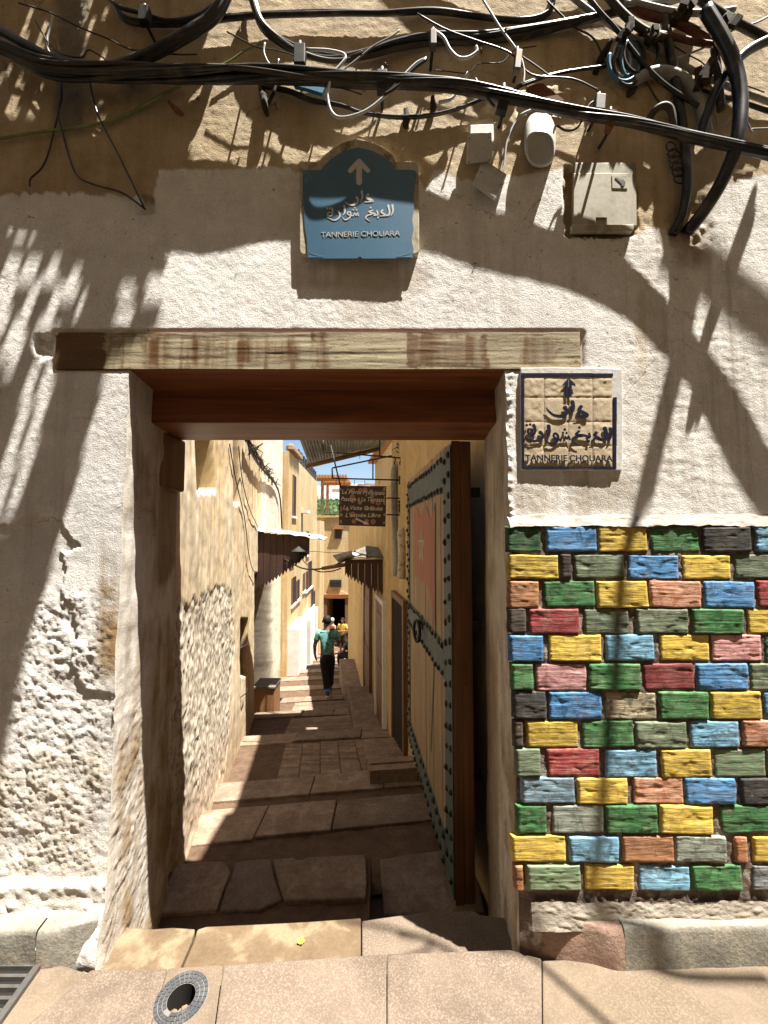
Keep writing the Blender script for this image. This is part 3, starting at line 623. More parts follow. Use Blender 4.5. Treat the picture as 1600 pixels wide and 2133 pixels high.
ARA1 = dict(
 dar=[[(985,600,40),(958,645,35),(1000,670,42),(1060,705,45),(1045,728,25),(980,712,22),(912,718,8)],[(875,540,45),(887,600,38),(878,660,26),(838,692,6)],[(780,615,50),(803,655,36),(790,700,36),(730,722,36),(640,708,30),(575,660,22),(535,605,5)]],
 l2=[[(1362,885,40),(1367,940,32),(1360,1000,26),(1328,1058,6)],[(1290,880,46),(1311,940,36),(1310,1000,32),(1270,1028,28),(1200,1015,24)],[(1180,935,32),(1158,965,30),(1210,1000,30),(1250,1022,20),(1180,1008,18),(1118,1028,6)],
     [(1090,945,26),(1097,985,26),(1055,1000,20)],[(960,915,25),(918,955,22),(1000,965,30),(1060,975,25),(1092,1000,18)],[(1000,975,25),(910,985,22),(873,1020,20),(890,1060,22),(962,1092,6)],
     [(842,1015,24),(822,972,14),(810,1012,20),(784,980,14),(772,1012,20),(745,990,14),(722,1020,20),(690,1020,18)],
     [(692,1018,16),(655,1000,24),(633,970,24),(652,940,24),(684,960,26),(692,1010,28),(670,1050,28),(610,1075,24),(552,1050,18),(530,1008,5)],
     [(570,850,44),(577,920,34),(570,970,24),(543,1002,6)],[(465,930,42),(492,960,32),(490,1000,30),(440,1030,30),(370,1040,26),(300,1010,18),(262,968,5)],
     [(380,840,38),(397,890,28),(387,945,26),(340,948,26),(300,920,22),(328,888,20),(378,900,18)],[(387,940,20),(358,985,5)]],
 dots=[(1085,1040,18),(965,865,19),(778,890,18),(754,936,16),(801,936,16),(290,836,18),(334,828,18)])
ARA2 = dict(
 dar=[[(890,615,26),(873,650,22),(922,676,28),(938,690,18),(850,702,6)],[(820,580,26),(827,640,20),(805,700,5)],[(765,650,28),(778,688,22),(740,730,20),(680,728,14),(633,698,4)]],
 l2=[[(1160,735,24),(1166,800,18),(1145,852,5)],[(1115,740,26),(1127,800,20),(1120,842,18),(1080,850,14)],[(1050,790,20),(1038,815,18),(1085,846,16),(1018,857,5)],[(990,798,16),(997,838,16),(955,850,12)],
     [(942,792,14),(898,806,14),(960,830,18),(990,850,12)],[(930,835,14),(880,850,14),(865,880,12),(912,916,4)],[(782,850,14),(772,818,9),(757,850,11),(742,822,9),(727,850,11),(708,850,11)],
     [(702,850,10),(668,838,14),(662,815,13),(690,812,14),(697,850,15),(670,886,14),(628,895,12),(600,858,4)],[(625,745,24),(632,810,18),(610,848,5)],[(560,800,22),(578,840,17),(560,880,15),(510,902,12),(433,868,4)],
     [(490,770,20),(497,812,15),(482,852,13),(443,848,13),(450,815,11),(492,822,11)]],
 dots=[(1000,872,10),(918,762,10),(743,764,9),(727,786,9),(761,786,9),(437,770,10),(464,768,10)])
def text_mesh(body, size=1.0, shear=0.0, weight=0.0, ext=.0):
    cu = bpy.data.curves.new('txt', 'FONT'); cu.body = body; cu.size = size; cu.shear = shear; cu.offset = weight; cu.extrude = ext; cu.resolution_u = 3
    o = bpy.data.objects.new('txt', cu); COL.objects.link(o)
    dg = bpy.context.evaluated_depsgraph_get(); me = bpy.data.meshes.new_from_object(o.evaluated_get(dg))
    bpy.data.objects.remove(o); me.materials.clear(); return me
def place_text(body, p0, p1, h, mat, parent, normal_off, name='lettering', shear=0, weight=0, squash=None):
    """text running p0->p1 (both 3D, baseline), cap height h"""
    me = text_mesh(body, 1.0, shear, weight, .004); co = np.array([v.co for v in me.vertices]); x0, x1 = co[:,0].min(), co[:,0].max()
    caph = .72
    p0, p1 = Vector(p0), Vector(p1); d = p1 - p0; up = Vector((0,0,1)); n = d.normalized().cross(up).normalized()
    for v in me.vertices:
        q = p0 + d*((v.co.x-x0)/(x1-x0)) + up*(v.co.y/caph*h) + n*(normal_off + v.co.z*.25)
        v.co = q
    return link(name, me, mat, parent)
# blue enamel sign
TH = .024
bs = thing('street_sign', 'blue arched tannery street sign with white arrow above the doorway', 'sign')
t6 = lambda x, y: (600 + x*.1875, 290 + y*.1875)
def b6(x, y, off=TH): return fw(*t6(x, y), off)
outl = [(147,420),(150,365),(180,338),(365,332),(395,285),(500,192),(620,122),(780,80),(940,122),(1065,185),(1165,262),(1200,332),(1400,334),(1435,352),(1447,400),(1450,1290),(1438,1325),(1410,1340),(190,1345),(158,1325),(148,1290)]
mb = MB(); mb.prism([fw(*t6(x, y), -.012) for x, y in outl], (0,-TH-.010,0)); obj('sign_body', mb, M['cream'], bs, bevel=.003)
ins = [(x + (798-x)*.012, y + (720-y)*.012) for x, y in outl]
# worn sides: the enamel face narrows on the left and right where the paint has gone
face = [(165,430),(165,372),(188,352),(370,345),(402,294),(505,202),(623,134),(780,94),(937,134),(1060,196),(1157,270),(1192,344),(1390,346),(1420,362),(1428,405),(1405,520),(1395,640),(1400,760),(1380,900),(1396,1010),(1372,1120),(1395,1230),(1380,1300),(1395,1326),(830,1330),(800,1305),(765,1328),(230,1330),(215,1250),(210,1120),(185,960),(178,800),(165,640)]
mb = MB(); mb.prism([fw(*t6(x, y), TH-.0005) for x, y in face], (0,-.0022,0)); obj('enamel_face', mb, M['blue'], bs)
mb = MB(); e1 = Vector((0,-.0012,0)); tf6 = lambda x, y: b6(x, y, TH+.0016)
ribbon(mb, [(790,250,62),(790,340,62),(790,480,62)], tf6, e1); obj('arrow_stem', mb, M['letter_grey'], bs)
mb = MB(); e2 = Vector((0,-.0018,0)); ribbon(mb, [(692,352,50),(740,300,52),(790,250,54)], tf6, e2); ribbon(mb, [(790,250,54),(840,300,52),(888,352,50)], tf6, e2*.9); obj('arrow_head', mb, M['letter_grey'], bs)
for key in ('dar', 'l2'):
    mb = MB()
    for s in ARA2[key]: ribbon(mb, s, tf6, e1)
    if key == 'l2':
        for x, y, r in ARA2['dots']: dot(mb, x, y, r, tf6, e1)
    obj('arabic_lettering', mb, M['letter_grey'], bs)
place_text('TANNERIE CHOUARA', tf6(368,1092), tf6(1243,1075), (tf6(0,1025)-tf6(0,1085)).length*1.0, M['letter_grey'], bs, .0005, weight=-.008)
for sx in (0, 1):
    fx = (lambda x: x) if sx == 0 else (lambda x: 1598 - x)
    mb = MB(); mb.prism([tf6(fx(x), y) for x, y in ((160,400),(166,404),(184,379),(222,379),(222,372),(178,370))], e1*.6); obj('corner_ornament', mb, M['blue_line'], bs)
    for cx, cy, r in ((238,415,28),(205,450,20)):
        mb = MB(); ribbon(mb, [(fx(cx + r*(1-k/16)*math.cos(k*.75)), cy + r*(1-k/16)*math.sin(k*.75), 6) for k in range(13)], tf6, e1*(.5+.1*sx)); obj('corner_scroll', mb, M['blue_line'], bs)
    mb = MB(); ribbon(mb, [(fx(x), y, 6) for x, y in ((232,1225),(250,1265),(320,1290),(395,1300))], tf6, e1*.6); obj('corner_ornament', mb, M['blue_line'], bs)
    mb = MB(); ribbon(mb, [(fx(x), y, 6) for x, y in ((222,1310),(300,1309),(392,1309))], tf6, e1*.7); obj('corner_ornament', mb, M['blue_line'], bs)
# tile sign
WS[0] = 1.22
ts = thing('tile_sign', 'tan glazed tile plaque with navy border and arrow right of the door', 'sign')
t7 = lambda x, y: (1050 + x*.1625, 750 + y*.1625)
def b7(x, y, off=.010): return fw(*t7(x, y), off)
mb = MB(); mb.prism([fw(*t7(x, y), -.02) for x, y in ((180,135),(600,130),(1200,138),(1462,150),(1468,700),(1462,1430),(1000,1428),(190,1425),(188,800))], (0,-.029,0)); obj('grout_bed', mb, M['grout'], ts, bevel=.003)
cx = [258,515,828,1138,1388]; cyy = [225,480,792,1100,1365]
for r in range(4):
    for c in range(4):
        g = 2.0; q = [(cx[c]+g, cyy[r]+g), (cx[c+1]-g, cyy[r]+g), (cx[c+1]-g, cyy[r+1]-g), (cx[c]+g, cyy[r+1]-g)]
        nn = 14; S, Tt = np.meshgrid(np.linspace(0,1,nn), np.linspace(0,1,nn), indexing='ij')
        proud = random.uniform(0, .0012) + (.0006 if c in (0,3) else 0)
        P = np.zeros((nn, nn, 3)); rd = fbm(S*5+r*9, Tt*6+c*7, 4, r*4+c)
        for i in range(nn):
            for j in range(nn):
                e = min(i, j, nn-1-i, nn-1-j)
                P[i, j] = b7(q[0][0] + S[i,j]*(q[1][0]-q[0][0]), q[0][1] + Tt[i,j]*(q[3][1]-q[0][1]), .0105 + proud*.5 + (.0003 + .0020*max(rd[i,j], -.5)*(1.0 if c in (0,3) or r in (0,) else .35) if e > 0 else -.0008))
        link('tile', grid_mesh('tile', P, flip=True), M['tile'], ts)
off7 = .0148; tf7 = lambda x, y: b7(x, y, off7)
for a, b in (((215,172),(515,212)),((518,172),(826,212)),((831,172),(1136,212)),((1140,176),(1390,214)),((216,216),(252,468)),((218,476),(252,786)),((220,792),(252,1100)),((224,1106),(254,1400)),((1396,480),(1438,790)),((1398,796),(1436,1105)),((1398,1110),(1432,1400)),((262,1368),(516,1404)),((520,1370),(826,1402)),((1142,1372),(1390,1404)),((831,1374),(1135,1386))):
    mb = MB(); mb.prism([fw(*t7(*p), .008) for p in ((a[0],a[1]),(b[0],a[1]),(b[0],b[1]),(a[0],b[1]))], (0,-.0045,0)); obj('border_tile', mb, M['navy'], ts)
mb = MB(); e7 = Vector((0,-.0012,0)); mb.prism([tf7(*p) for p in ((788,478),(788,320),(742,340),(750,315),(822,232),(822,478))], e7); mb.prism([tf7(*p) for p in ((832,232),(908,305),(918,340),(868,320),(868,470),(832,474))], e7); obj('arrow', mb, M['navy'], ts)
for key in ('dar', 'l2'):
    mb = MB()
    for s in ARA1[key]: ribbon(mb, s, tf7, e7)
    if key == 'l2':
        for x, y, r in ARA1['dots']: dot(mb, x, y, r, tf7, e7)
    obj('arabic_lettering', mb, M['navy'], ts)
place_text('TANNERIE', tf7(270,1292), tf7(812,1296), (b7(0,1212)-b7(0,1292)).length, M['navy'], ts, .0004, weight=.018)
place_text('CHOUARA', tf7(838,1296), tf7(1392,1300), (b7(0,1212)-b7(0,1292)).length, M['navy'], ts, .0004, weight=.018)

WS[0] = 1.0
# ================================================================== BOXES AND LAMP
def wall_box(name, quad, depth, mat, label, cat, lip=True, back=-.015, bev=.004):
    t = thing(name, label, cat)
    mb = MB(); mb.prism([fw(u, v, back) for u, v in quad], (0,-(depth*.72)+back,0)); obj('base', mb, mat, t, bevel=bev)
    c = Vector((sum(q[0] for q in quad)/4, sum(q[1] for q in quad)/4))
    q2 = [(c.x + (u-c.x)*1.03, c.y + (v-c.y)*1.03) for u, v in quad]
    y0 = depth*.72 + .0005
    mb = MB(); mb.prism([fw(u, v, y0) for u, v in q2], (0,-depth*.28,0)); lid = obj('lid', mb, mat, t, bevel=bev)
    for u, v in quad:
        p = (c.x + (u-c.x)*.84, c.y + (v-c.y)*.84); mb = MB(); mb.lathe(fw(*p, depth+.001), [(.0025,.001),(.0025,-.001)], 8, 'Y'); obj('screw', mb, M['steel'], lid)
    return t
wall_box('junction_box', [(974,284),(1022,282),(1024,338),(972,342)], .045, M['plastic'], 'upright square white junction box left of the wall lamp', 'electrical box')
wall_box('junction_box', [(1001,353),(1049,384),(1031,420),(985,386)], .045, M['plastic'], 'tilted white junction box hanging below the upright one', 'electrical box')
mbx = thing('meter_cabinet', 'beige flush electric meter cabinet with lightning mark set in the wall', 'cabinet')
mb = MB(); mb.prism([fw(u, v, -.035) for u, v in ((1188,357),(1313,357),(1314,486),(1186,486))], (0,-.040,0)); obj('frame', mb, M['beige_plastic'], mbx, bevel=.003)
mb = MB(); mb.prism([fw(u, v, .0055) for u, v in ((1194,363),(1308,363),(1309,474),(1262,474),(1262,456),(1240,456),(1240,474),(1193,474))], (0,-.006,0)); dr = obj('door', mb, M['beige_plastic'], mbx, bevel=.002)
mb = MB(); mb.prism([fw(u, v, .0117) for u, v in ((1274,365),(1306,365),(1307,394),(1275,393))], (0,-.002,0)); obj('panel', mb, M['beige_plastic'], dr, bevel=.001)
mb = MB(); mb.prism([fw(u, v, .0138) for u, v in ((1281,371),(1296,385),(1293,387),(1299,388),(1302,384),(1300,382),(1303,380),(1297,373),(1296,377),(1285,370))], (0,-.0015,0)); obj('lightning_mark', mb, M['cover'], dr)
mb = MB(); mb.prism([fw(u, v, -.004) for u, v in ((1186,476),(1314,476),(1313,489),(1187,489))], (0,-.022,0)); obj('sill', mb, M['beige_plastic'], mbx, bevel=.003)
# oval lamp
lp_ = thing('wall_lamp', 'oval white bulkhead lamp with frosted glass under the cable bundle', 'lamp')
def oval(u0, v0, u1, v1, off, n=28, p=2.6):
    cu, cv, a, b = (u0+u1)/2, (v0+v1)/2, (u1-u0)/2, (v1-v0)/2; out = []
    for k in range(n):
        t = 2*math.pi*k/n; c, s = math.cos(t), math.sin(t); out.append(fw(cu + a*abs(c)**(2/p)*(1 if c > 0 else -1), cv + b*abs(s)**(2/p)*(1 if s > 0 else -1), off))
    return out
def loft(mb, rings):
    n = len(rings[0]); vs = [p for r in rings for p in r]
    mb.add(vs, [(i*n+k, i*n+(k+1)%n, (i+1)*n+(k+1)%n, (i+1)*n+k) for i in range(len(rings)-1) for k in range(n)] + [tuple(range(n)), tuple(range(len(rings)*n-1, (len(rings)-1)*n-1, -1))]); mb.sm = True
mb = MB(); loft(mb, [oval(1092,234,1158,349,.0), oval(1092,234,1158,349,.030), oval(1093,236,1157,347,.040), oval(1097,241,1153,343,.046), oval(1104,250,1146,335,.048)]); obj('housing', mb, M['plastic'], lp_)
mb = MB(); loft(mb, [oval(1095,268,1155,347,.040), oval(1096,270,1154,345,.050), oval(1100,275,1150,340,.056), oval(1110,286,1140,328,.059)]); obj('glass', mb, M['glass_frost'], lp_)
mb = MB(); mb.lathe(fw(1130, 226, .03), [(.011,-.022),(.011,.0),(.014,.004),(.014,.02)], 14); obj('neck', mb, M['plastic'], lp_)
mb = MB(); mb.prism([fw(u, v, .01) for u, v in ((1095,182),(1128,180),(1172,214),(1168,232),(1150,231),(1103,216),(1096,205))], (0,-.012,0)); o = obj('rusty_plate', mb, M['rust'], lp_)

# ================================================================== CABLES
def px_path(pts, off):
    if isinstance(off, (int, float)): off = [off]*len(pts)
    return catmull([fw(u, v, o) for (u, v), o in zip(pts, off)], 6)
SPX = 555.0
def cable(name, label, pts, off, rpx, mat, group=None, parent=None, seg=8, cat='cable'):
    mb = MB(); mb.tube(px_path(pts, off), rpx/SPX, seg)
    o = obj(name, mb, M[mat], parent)
    if parent is None: tag(o, label, cat, group)
    return o
def bundle(label, pts, off, n, rpx, spread, twist=1.2, mats=('cable','cable','cable_brown'), seed=0, flat=1.0):
    rnd = random.Random(seed); t = thing('cable_bundle', label, 'cables', 'cable bundles on the wall')
    base = px_path(pts, off); N = len(base); Ltot = sum((base[i+1]-base[i]).length for i in range(N-1))
    for k in range(n):
        ph = rnd.uniform(0, 6.28); rad0 = math.sqrt(rnd.uniform(.05, 1))/SPX; tw = rnd.uniform(.4, 1)*twist*rnd.choice((-1, 1, 1)); w = rnd.uniform(.5, 2)
        P = []; s = 0
        for i, p in enumerate(base):
            if i: s += (base[i]-base[i-1]).length
            T = (base[min(i+1,N-1)]-base[max(i-1,0)]).normalized(); B = T.cross(Vector((0,1,0))).normalized(); Cc = B.cross(T)
            rad = rad0*(spread if not isinstance(spread, (list, tuple)) else float(np.interp(i/(N-1), np.linspace(0,1,len(spread)), spread))); a = ph + tw*s*3; wob = 1 + .3*math.sin(w*s*5+ph)
            P.append(p + (B*math.cos(a)*flat + Cc*math.sin(a))*rad*wob)
        mb = MB(); mb.tube(P, rnd.uniform(.75, 1.2)*rpx/SPX, 8); obj('cable', mb, M[mats[k % len(mats)]], t)
    return t
bundle('thick sagging black cable bundle running the full width over the doorway', [(-90,70),(0,98),(80,135),(150,148),(250,152),(400,155),(550,156),(700,164),(820,170),(950,178),(1060,202),(1200,236),(1320,256),(1450,286),(1600,322),(1720,350),(1900,400)],
       [.085,.08,.078,.078,.078,.078,.078,.078,.080,.082,.086,.088,.092,.104,.130,.155,.20], 19, 4.2, [12,12,13,13,13,11,8,7,7,7,8,9], 1.5, mats=('cable','cable_brown','cable'), seed=1)
bundle('fan of black cables entering at the left edge below the top', [(-80,30),(0,66),(50,94),(110,124),(190,142),(300,150)], .06, 3, 6, 5, .8, seed=2)
bundle('black cable bundle rising steeply to the top left of the blue sign', [(235,140),(310,112),(380,76),(440,40),(468,0),(485,-50)], [.05,.055,.06,.06,.06,.06], 6, 6.5, 9, 1.0, seed=3)
bundle('black cables looping along the top left edge', [(205,-30),(245,10),(300,26),(350,40),(410,30),(455,0),(480,-40)], .05, 3, 4, 5, .8, seed=4)
bundle('upper black cable bundle dropping from the top and running right', [(520,-40),(530,10),(548,55),(585,88),(630,112),(690,126),(760,114),(830,94),(900,82),(1000,80),(1100,64),(1200,42),(1290,22),(1400,0),(1480,-30)],
       [.035,.035,.034,.034,.032,.028,.024,.022,.022,.022,.024,.03,.035,.04,.04], 11, 4.2, 7.5, 1.4, seed=5)
bundle('thin cables clipped in the plaster ledge near the top', [(248,15),(262,40),(300,50),(400,50),(530,38),(700,32),(800,35),(900,31),(980,38),(1060,46),(1120,42),(1152,20),(1160,-25)], .014, 4, 5.0, 6, .5, seed=6)
bundle('twisted pair of black cables crossing behind the thick hoses', [(1440,178),(1500,196),(1560,216),(1610,232),(1700,250)], .02, 2, 3.5, 4, 3, seed=7)
bundle('thin black cables dipping below the main bundle over the blue sign', [(545,178),(600,188),(650,206),(710,216),(760,232),(830,242),(900,240),(960,226),(1010,206)], .018, 2, 3.4, 3.5, 3, seed=8)
bundle('pair of black feed cables leading to the wall lamp', [(1060,215),(1075,185),(1100,172),(1150,156),(1200,146),(1262,138)], .03, 2, 3, 3, 2, seed=9)
def wire(label, pts, off, r, mat, name='wire', group=None): return cable(name, label, pts, off, r, mat, group, cat='wire')
wire('long white loop of wire hanging above the blue sign', [(640,103),(690,106),(720,119),(692,158),(683,200),(692,235),(715,245),(760,232),(800,202),(830,170),(865,134),(888,122)], .085, 3, 'cable_white')
wire('short curled white wire hanging from the upper bundle', [(908,66),(925,80),(938,104),(955,120),(975,120),(993,108),(992,97)], .07, 3.2, 'cable_white')
wire('thin straight white wire slanting down to the hook left of the lamp', [(1000,-10),(1020,22),(1045,62),(1070,95),(1085,120),(1092,150),(1090,175)], .05, 2.2, 'cable_white')
wire('thin brown tie wire slanting to the lamp feed', [(1088,118),(1118,138),(1147,160)], .04, 1.6, 'cable_brown')
wire('green and yellow earth wire sweeping across the left wall', [(-40,290),(0,288),(60,278),(120,270),(200,259),(270,236),(330,202),(378,178)], .012, 3, 'cable_green')
wire('thin black wire dropping straight to the hole in the left wall', [(186,155),(192,195),(208,248),(248,325),(300,432)], .018, 2, 'cable')
wire('thin black wire bending round to the hole in the left wall', [(128,165),(128,205),(121,238),(130,275),(147,335),(163,368),(200,386),(255,402),(303,436)], .015, 2.2, 'cable')
wire('short dark wire end curling down the left wall', [(121,238),(112,275),(100,322),(85,352),(64,372),(62,388)], .012, 1.8, 'cable_brown')
wire('pale wire hanging at the far upper left', [(110,32),(104,62),(98,85),(103,108),(120,122)], .03, 2.4, 'cable_white')
wire('thin yellow wire crossing behind the tied bundle', [(455,138),(480,126),(510,106),(545,90)], .02, 1.8, 'cable_green')
wire('pale twisted cord looped under the tied bundle', [(552,90),(550,110),(560,132),(575,142),(600,138),(620,140)], .07, 2.2, 'cable_grey')
wire('stub of black cable poking below the main bundle', [(580,125),(577,150),(573,185),(560,214)], .04, 3.6, 'cable')
wire('black cable end sticking out before the main bundle', [(800,198),(830,178),(860,145),(888,124)], .09, 3.4, 'cable')
wire('white tipped cable stub below the main bundle', [(975,152),(958,180),(940,206),(914,214)], .05, 3.4, 'cable_white')
wire('dark cable stub leaning across the main bundle', [(990,164),(1005,190),(1030,222)], .085, 2.6, 'cable')
wire('white flex from the lamp to the junction boxes', [(1110,228),(1085,240),(1068,265),(1055,300),(1050,345),(1044,366)], .015, 2.6, 'cable_grey')
wire('thin cable hanging from lamp to conduit clip', [(1240,208),(1225,222),(1213,250),(1200,268),(1180,272),(1160,262)], .07, 2.0, 'cable')
wire('black diagonal cable crossing the coil at upper right', [(1222,-10),(1255,30),(1285,62),(1340,132),(1390,180),(1455,221)], .055, 4.4, 'cable')
rnd = random.Random(77)
for i, (a, b_) in enumerate((((30,10),(420,120)),((480,60),(760,190)),((860,30),(1250,190)),((1150,10),(1420,230)),((1330,40),(1590,200)),((1400,120),(1600,20)),((60,40),(260,150)),((900,150),(1120,90)),((1460,230),(1600,270)),((640,170),(840,60)))):
    n = 7; P = []
    for k in range(n):
        t = k/(n-1); P.append((a[0]+(b_[0]-a[0])*t + rnd.uniform(-14,14), a[1]+(b_[1]-a[1])*t + 26*math.sin(t*math.pi)*rnd.uniform(-.3,1.2) + rnd.uniform(-8,8)))
    wire(['loose thin wire sagging across the top left', 'kinked thin wire left of the white loop', 'thin wire crossing above the lamp feed', 'thin wire dropping through the tangle', 'thin wire at the right end of the tangle', 'thin wire rising to the top right corner', 'thin wire behind the left fan of cables', 'thin wire bridging the two bundles above the lamp', 'thin wire low at the right edge by the hoses', 'thin wire rising from the main bundle over the sign'][i], P, rnd.uniform(.02,.06), rnd.uniform(1.1,1.9), rnd.choice(('cable','cable_brown','cable','cable_grey')))
# thick hoses
def hose(label, pts, off, r, mat='cable'): return cable('hose', label, pts, off, r, mat, 'hoses at upper right', seg=12, cat='hose')
hose('upright black conduit running down to the white plaster edge', [(1370,-30),(1388,60),(1398,120),(1412,200),(1424,280),(1430,340),(1430,400),(1420,450),(1402,488)], [.045,.045,.04,.035,.03,.026,.02,.012,.0], 9)
hose('thickest black hose curving down the right side into plaster', [(1470,20),(1500,70),(1528,130),(1542,200),(1540,265),(1528,320),(1500,385),(1462,445),(1430,485)], [.09,.10,.105,.11,.115,.105,.075,.035,-.005], 13)
hose('black hose curving in from the right edge', [(1640,70),(1592,88),(1550,112),(1515,150),(1490,192),(1472,240),(1458,290)], [.07,.07,.07,.065,.06,.05,.04], 9.5)
hose('grey arched hose beside the wire coil', [(1318,172),(1345,156),(1380,150),(1420,164),(1450,202),(1466,250),(1478,300)], [.035,.038,.04,.04,.038,.035,.03], 11, 'cable_grey')
hose('straight grey conduit slanting across the upper right', [(1180,-15),(1250,38),(1310,75),(1370,106),(1450,150),(1540,190),(1640,226)], .022, 5.5, 'cable_grey')
hose('black pipe slanting to the right edge', [(1440,-15),(1510,34),(1600,82),(1660,112)], .06, 8.5)
hose('upper brown red pipe in the tangle', [(1270,-20),(1335,26),(1400,44),(1450,66),(1488,90)], .045, 8, 'cable_red')
hose('lower brown red pipe in the tangle', [(1365,70),(1410,78),(1450,88),(1510,96)], .055, 6, 'cable_red')
hose('pale grey pipe across the top of the tangle', [(1270,-12),(1350,12),(1420,26),(1490,26),(1530,20)], .06, 6, 'cable_grey')
hose('second pale grey pipe hugging the top edge', [(1300,8),(1380,4),(1440,-8),(1500,-20)], .06, 5, 'cable_grey')
hose('brown wrapped pipe dropping through the tangle', [(1255,-20),(1300,30),(1340,62),(1385,80)], .06, 7.5, 'cable_brown')
hose('small black hose hook above the meter cabinet', [(1350,250),(1366,228),(1385,220),(1398,230),(1402,258),(1400,285)], [.02,.04,.05,.05,.045,.03], 7, 'cable_brown')
hose('dangling split brown conduit at right', [(1488,100),(1495,150),(1500,200),(1502,228)], .06, 7.5, 'cable_brown')
coil = thing('wire_coil', 'loose coil of blue, brown and black wires at upper right', 'wires')
for cu, cv, a, b, m, r, ph in ((1300,128,32,42,'cable_blue',4,0),(1308,132,30,46,'cable_brown',3.5,.4),(1316,120,26,36,'cable',3.5,.8),(1335,112,36,42,'cable',3.8,.3),(1296,120,18,38,'cable_white',3,.6),(1306,118,12,40,'cable_blue',3.5,.2)):
    pts = [(cu + a*math.cos(ph + k*.5 - 2), cv + b*math.sin(ph + k*.5 - 2)) for k in range(12)]
    cable('wire_loop', '', pts, [.035 + .002*k for k in range(12)], r, m, parent=coil)
curl = thing('curled_wires', 'small tangle of curled thin wires beside the upright conduit', 'wires')
for i in range(5):
    rnd = random.Random(i+40); c = (1398 + i*6, 300 + i*16); cable('wire_loop', '', [(c[0] + (10+i*2)*math.cos(k*.9+i), c[1] + (12)*math.sin(k*.9+i) + k*1.5) for k in range(11)], [.02+.003*math.sin(k) for k in range(11)], 1.4, 'cable', parent=curl)
# clamps, brackets, stubs
def clamp(label, c, w, h, off, mat='iron', tilt=0, grp='cable clamps and brackets'):
    t = thing('cable_clamp', label, 'clamp', grp)
    p = fw(c[0], c[1], off); mb = MB(); mb.box(p, (w/SPX, .03, h/SPX), ry=tilt); obj('clamp_body', mb, M[mat], t, bevel=.003)
    mb = MB(); mb.tube([p + Vector((0,.0,h/SPX*.4)), p + Vector((0,-.002,h/SPX*.75))], .006, 8); obj('bolt', mb, M['steel'], t)
    mb = MB(); q = p + Vector((0,.01,-h/SPX*.3)); mb.tube([q, q + Vector((0,off*.6,.0)), q + Vector((.0,off+.02,.004))], .006, 6); obj('pin', mb, M['iron'], t)
clamp('black bolted clamp joining the two bundles over the blue sign', (625,118), 24, 44, .075)
clamp('tall thin clamp on the upper bundle in the middle', (902,84), 13, 34, .085, 'steel')
clamp('dark clamp holding the main bundle right of centre', (796,172), 22, 44, .075)
clamp('steel clip on the main bundle below the wire coil', (1248,218), 20, 34, .085, 'steel', .1)
clamp('narrow brown clip on the main bundle above the cabinet', (1272,254), 13, 40, .085, 'rust', .25)
clamp('black clamp at top left on the ledge cables', (302,34), 22, 34, .07)
clamp('dark bracket gripping the main bundle by the lamp', (1050,212), 22, 52, .075, 'iron', .3)
clamp('hook bracket holding the thin white wire', (1078,130), 14, 44, .05, 'steel', .12)
def stub(label, a, b, r, mat, off0=-.02, off1=.05):
    mb = MB(); P = [fw(*a, off0).lerp(fw(*b, off1), t) for t in (0,.25,.5,.75,1)]
    P = [p + Vector((random.uniform(-1,1), random.uniform(-1,1), random.uniform(-1,1)))*.004 for p in P]
    mb.tube(P, [r/SPX*k for k in (1,.8,1.1,.85,.6)], 7); tag(obj('wall_peg', mb, M[mat]), label, 'peg', 'wooden and iron pegs in the wall')
stub('rusty iron peg left of the sign below the green wire', (385,250), (352,208), 6, 'rust')
stub('dark knotted peg hanging under the main bundle near centre left', (545,180), (556,240), 8, 'vine', .0, .04)
stub('tall wooden peg left of the coil', (1235,160), (1272,82), 8, 'vine', -.01, .05)
stub('short wooden peg above the cabinet', (1300,210), (1325,180), 7, 'vine', -.01, .04)
stub('peg with a wrapped end below the main bundle in the middle', (900,240), (903,200), 7, 'vine', -.01, .03)
stub('pair peg behind thin cable under the main bundle', (848,270), (846,228), 9, 'vine', -.01, .02)
mbw = thing('wrapped_bracket', 'frayed dark wrapped pipe bracket in the upper right tangle', 'bracket')
for (u, v, w, h, tl) in ((1470,150,26,48,.3),(1425,22,34,30,.6),(1365,72,30,26,-.3),(1520,48,30,44,.5),(1302,66,26,30,.4)):
    mb = MB(); c = fw(u, v, .075)
    for k in range(7): mb.box(c + Vector((random.uniform(-.4,.4)*w/SPX, random.uniform(-.02,.02), random.uniform(-.3,.3)*h/SPX)), (w/SPX*.5, .015, h/SPX*random.uniform(.5,.9)), ry=tl+random.uniform(-.4,.4), rz=random.uniform(-.5,.5))
    obj('wrapping', mb, M['vine'], mbw, bevel=.002)
mb = MB(); mb.prism([fw(u, v, .03) for u, v in ((608,172),(632,172),(640,178),(682,178),(672,202),(640,192),(615,186))], (0,-.006,.01)); tag(obj('plastic_scrap', mb, M['cable_blue']), 'pale turquoise plastic scrap caught under the cables', 'scrap')

rnd = random.Random(21)
ORD = 'first second third fourth fifth sixth seventh eighth ninth tenth eleventh twelfth thirteenth fourteenth'.split()
spots = sorted((430 + 80*i + rnd.uniform(-22,22), rnd.uniform(60, 270)) for i in range(14))  # rods added for the drip-like shadow streaks they throw
for i, (u, v) in enumerate(spots):
    p = fw(u, v, -.02); q = fw(u + rnd.uniform(-6,6), v + rnd.uniform(-8,4), rnd.uniform(.035,.085)); mb = MB(); mb.tube([p, p.lerp(q,.5), q, q + Vector((rnd.uniform(-.004,.004), -.002, .008))], [.0045,.004,.004,.003], 6)
    tag(obj('nail', mb, M['rust']), 'thin rusty nail added to cast a shadow streak on the ochre plaster, %s nail from the left' % ORD[i], 'nail', 'nails added among the cables to cast shadow streaks')
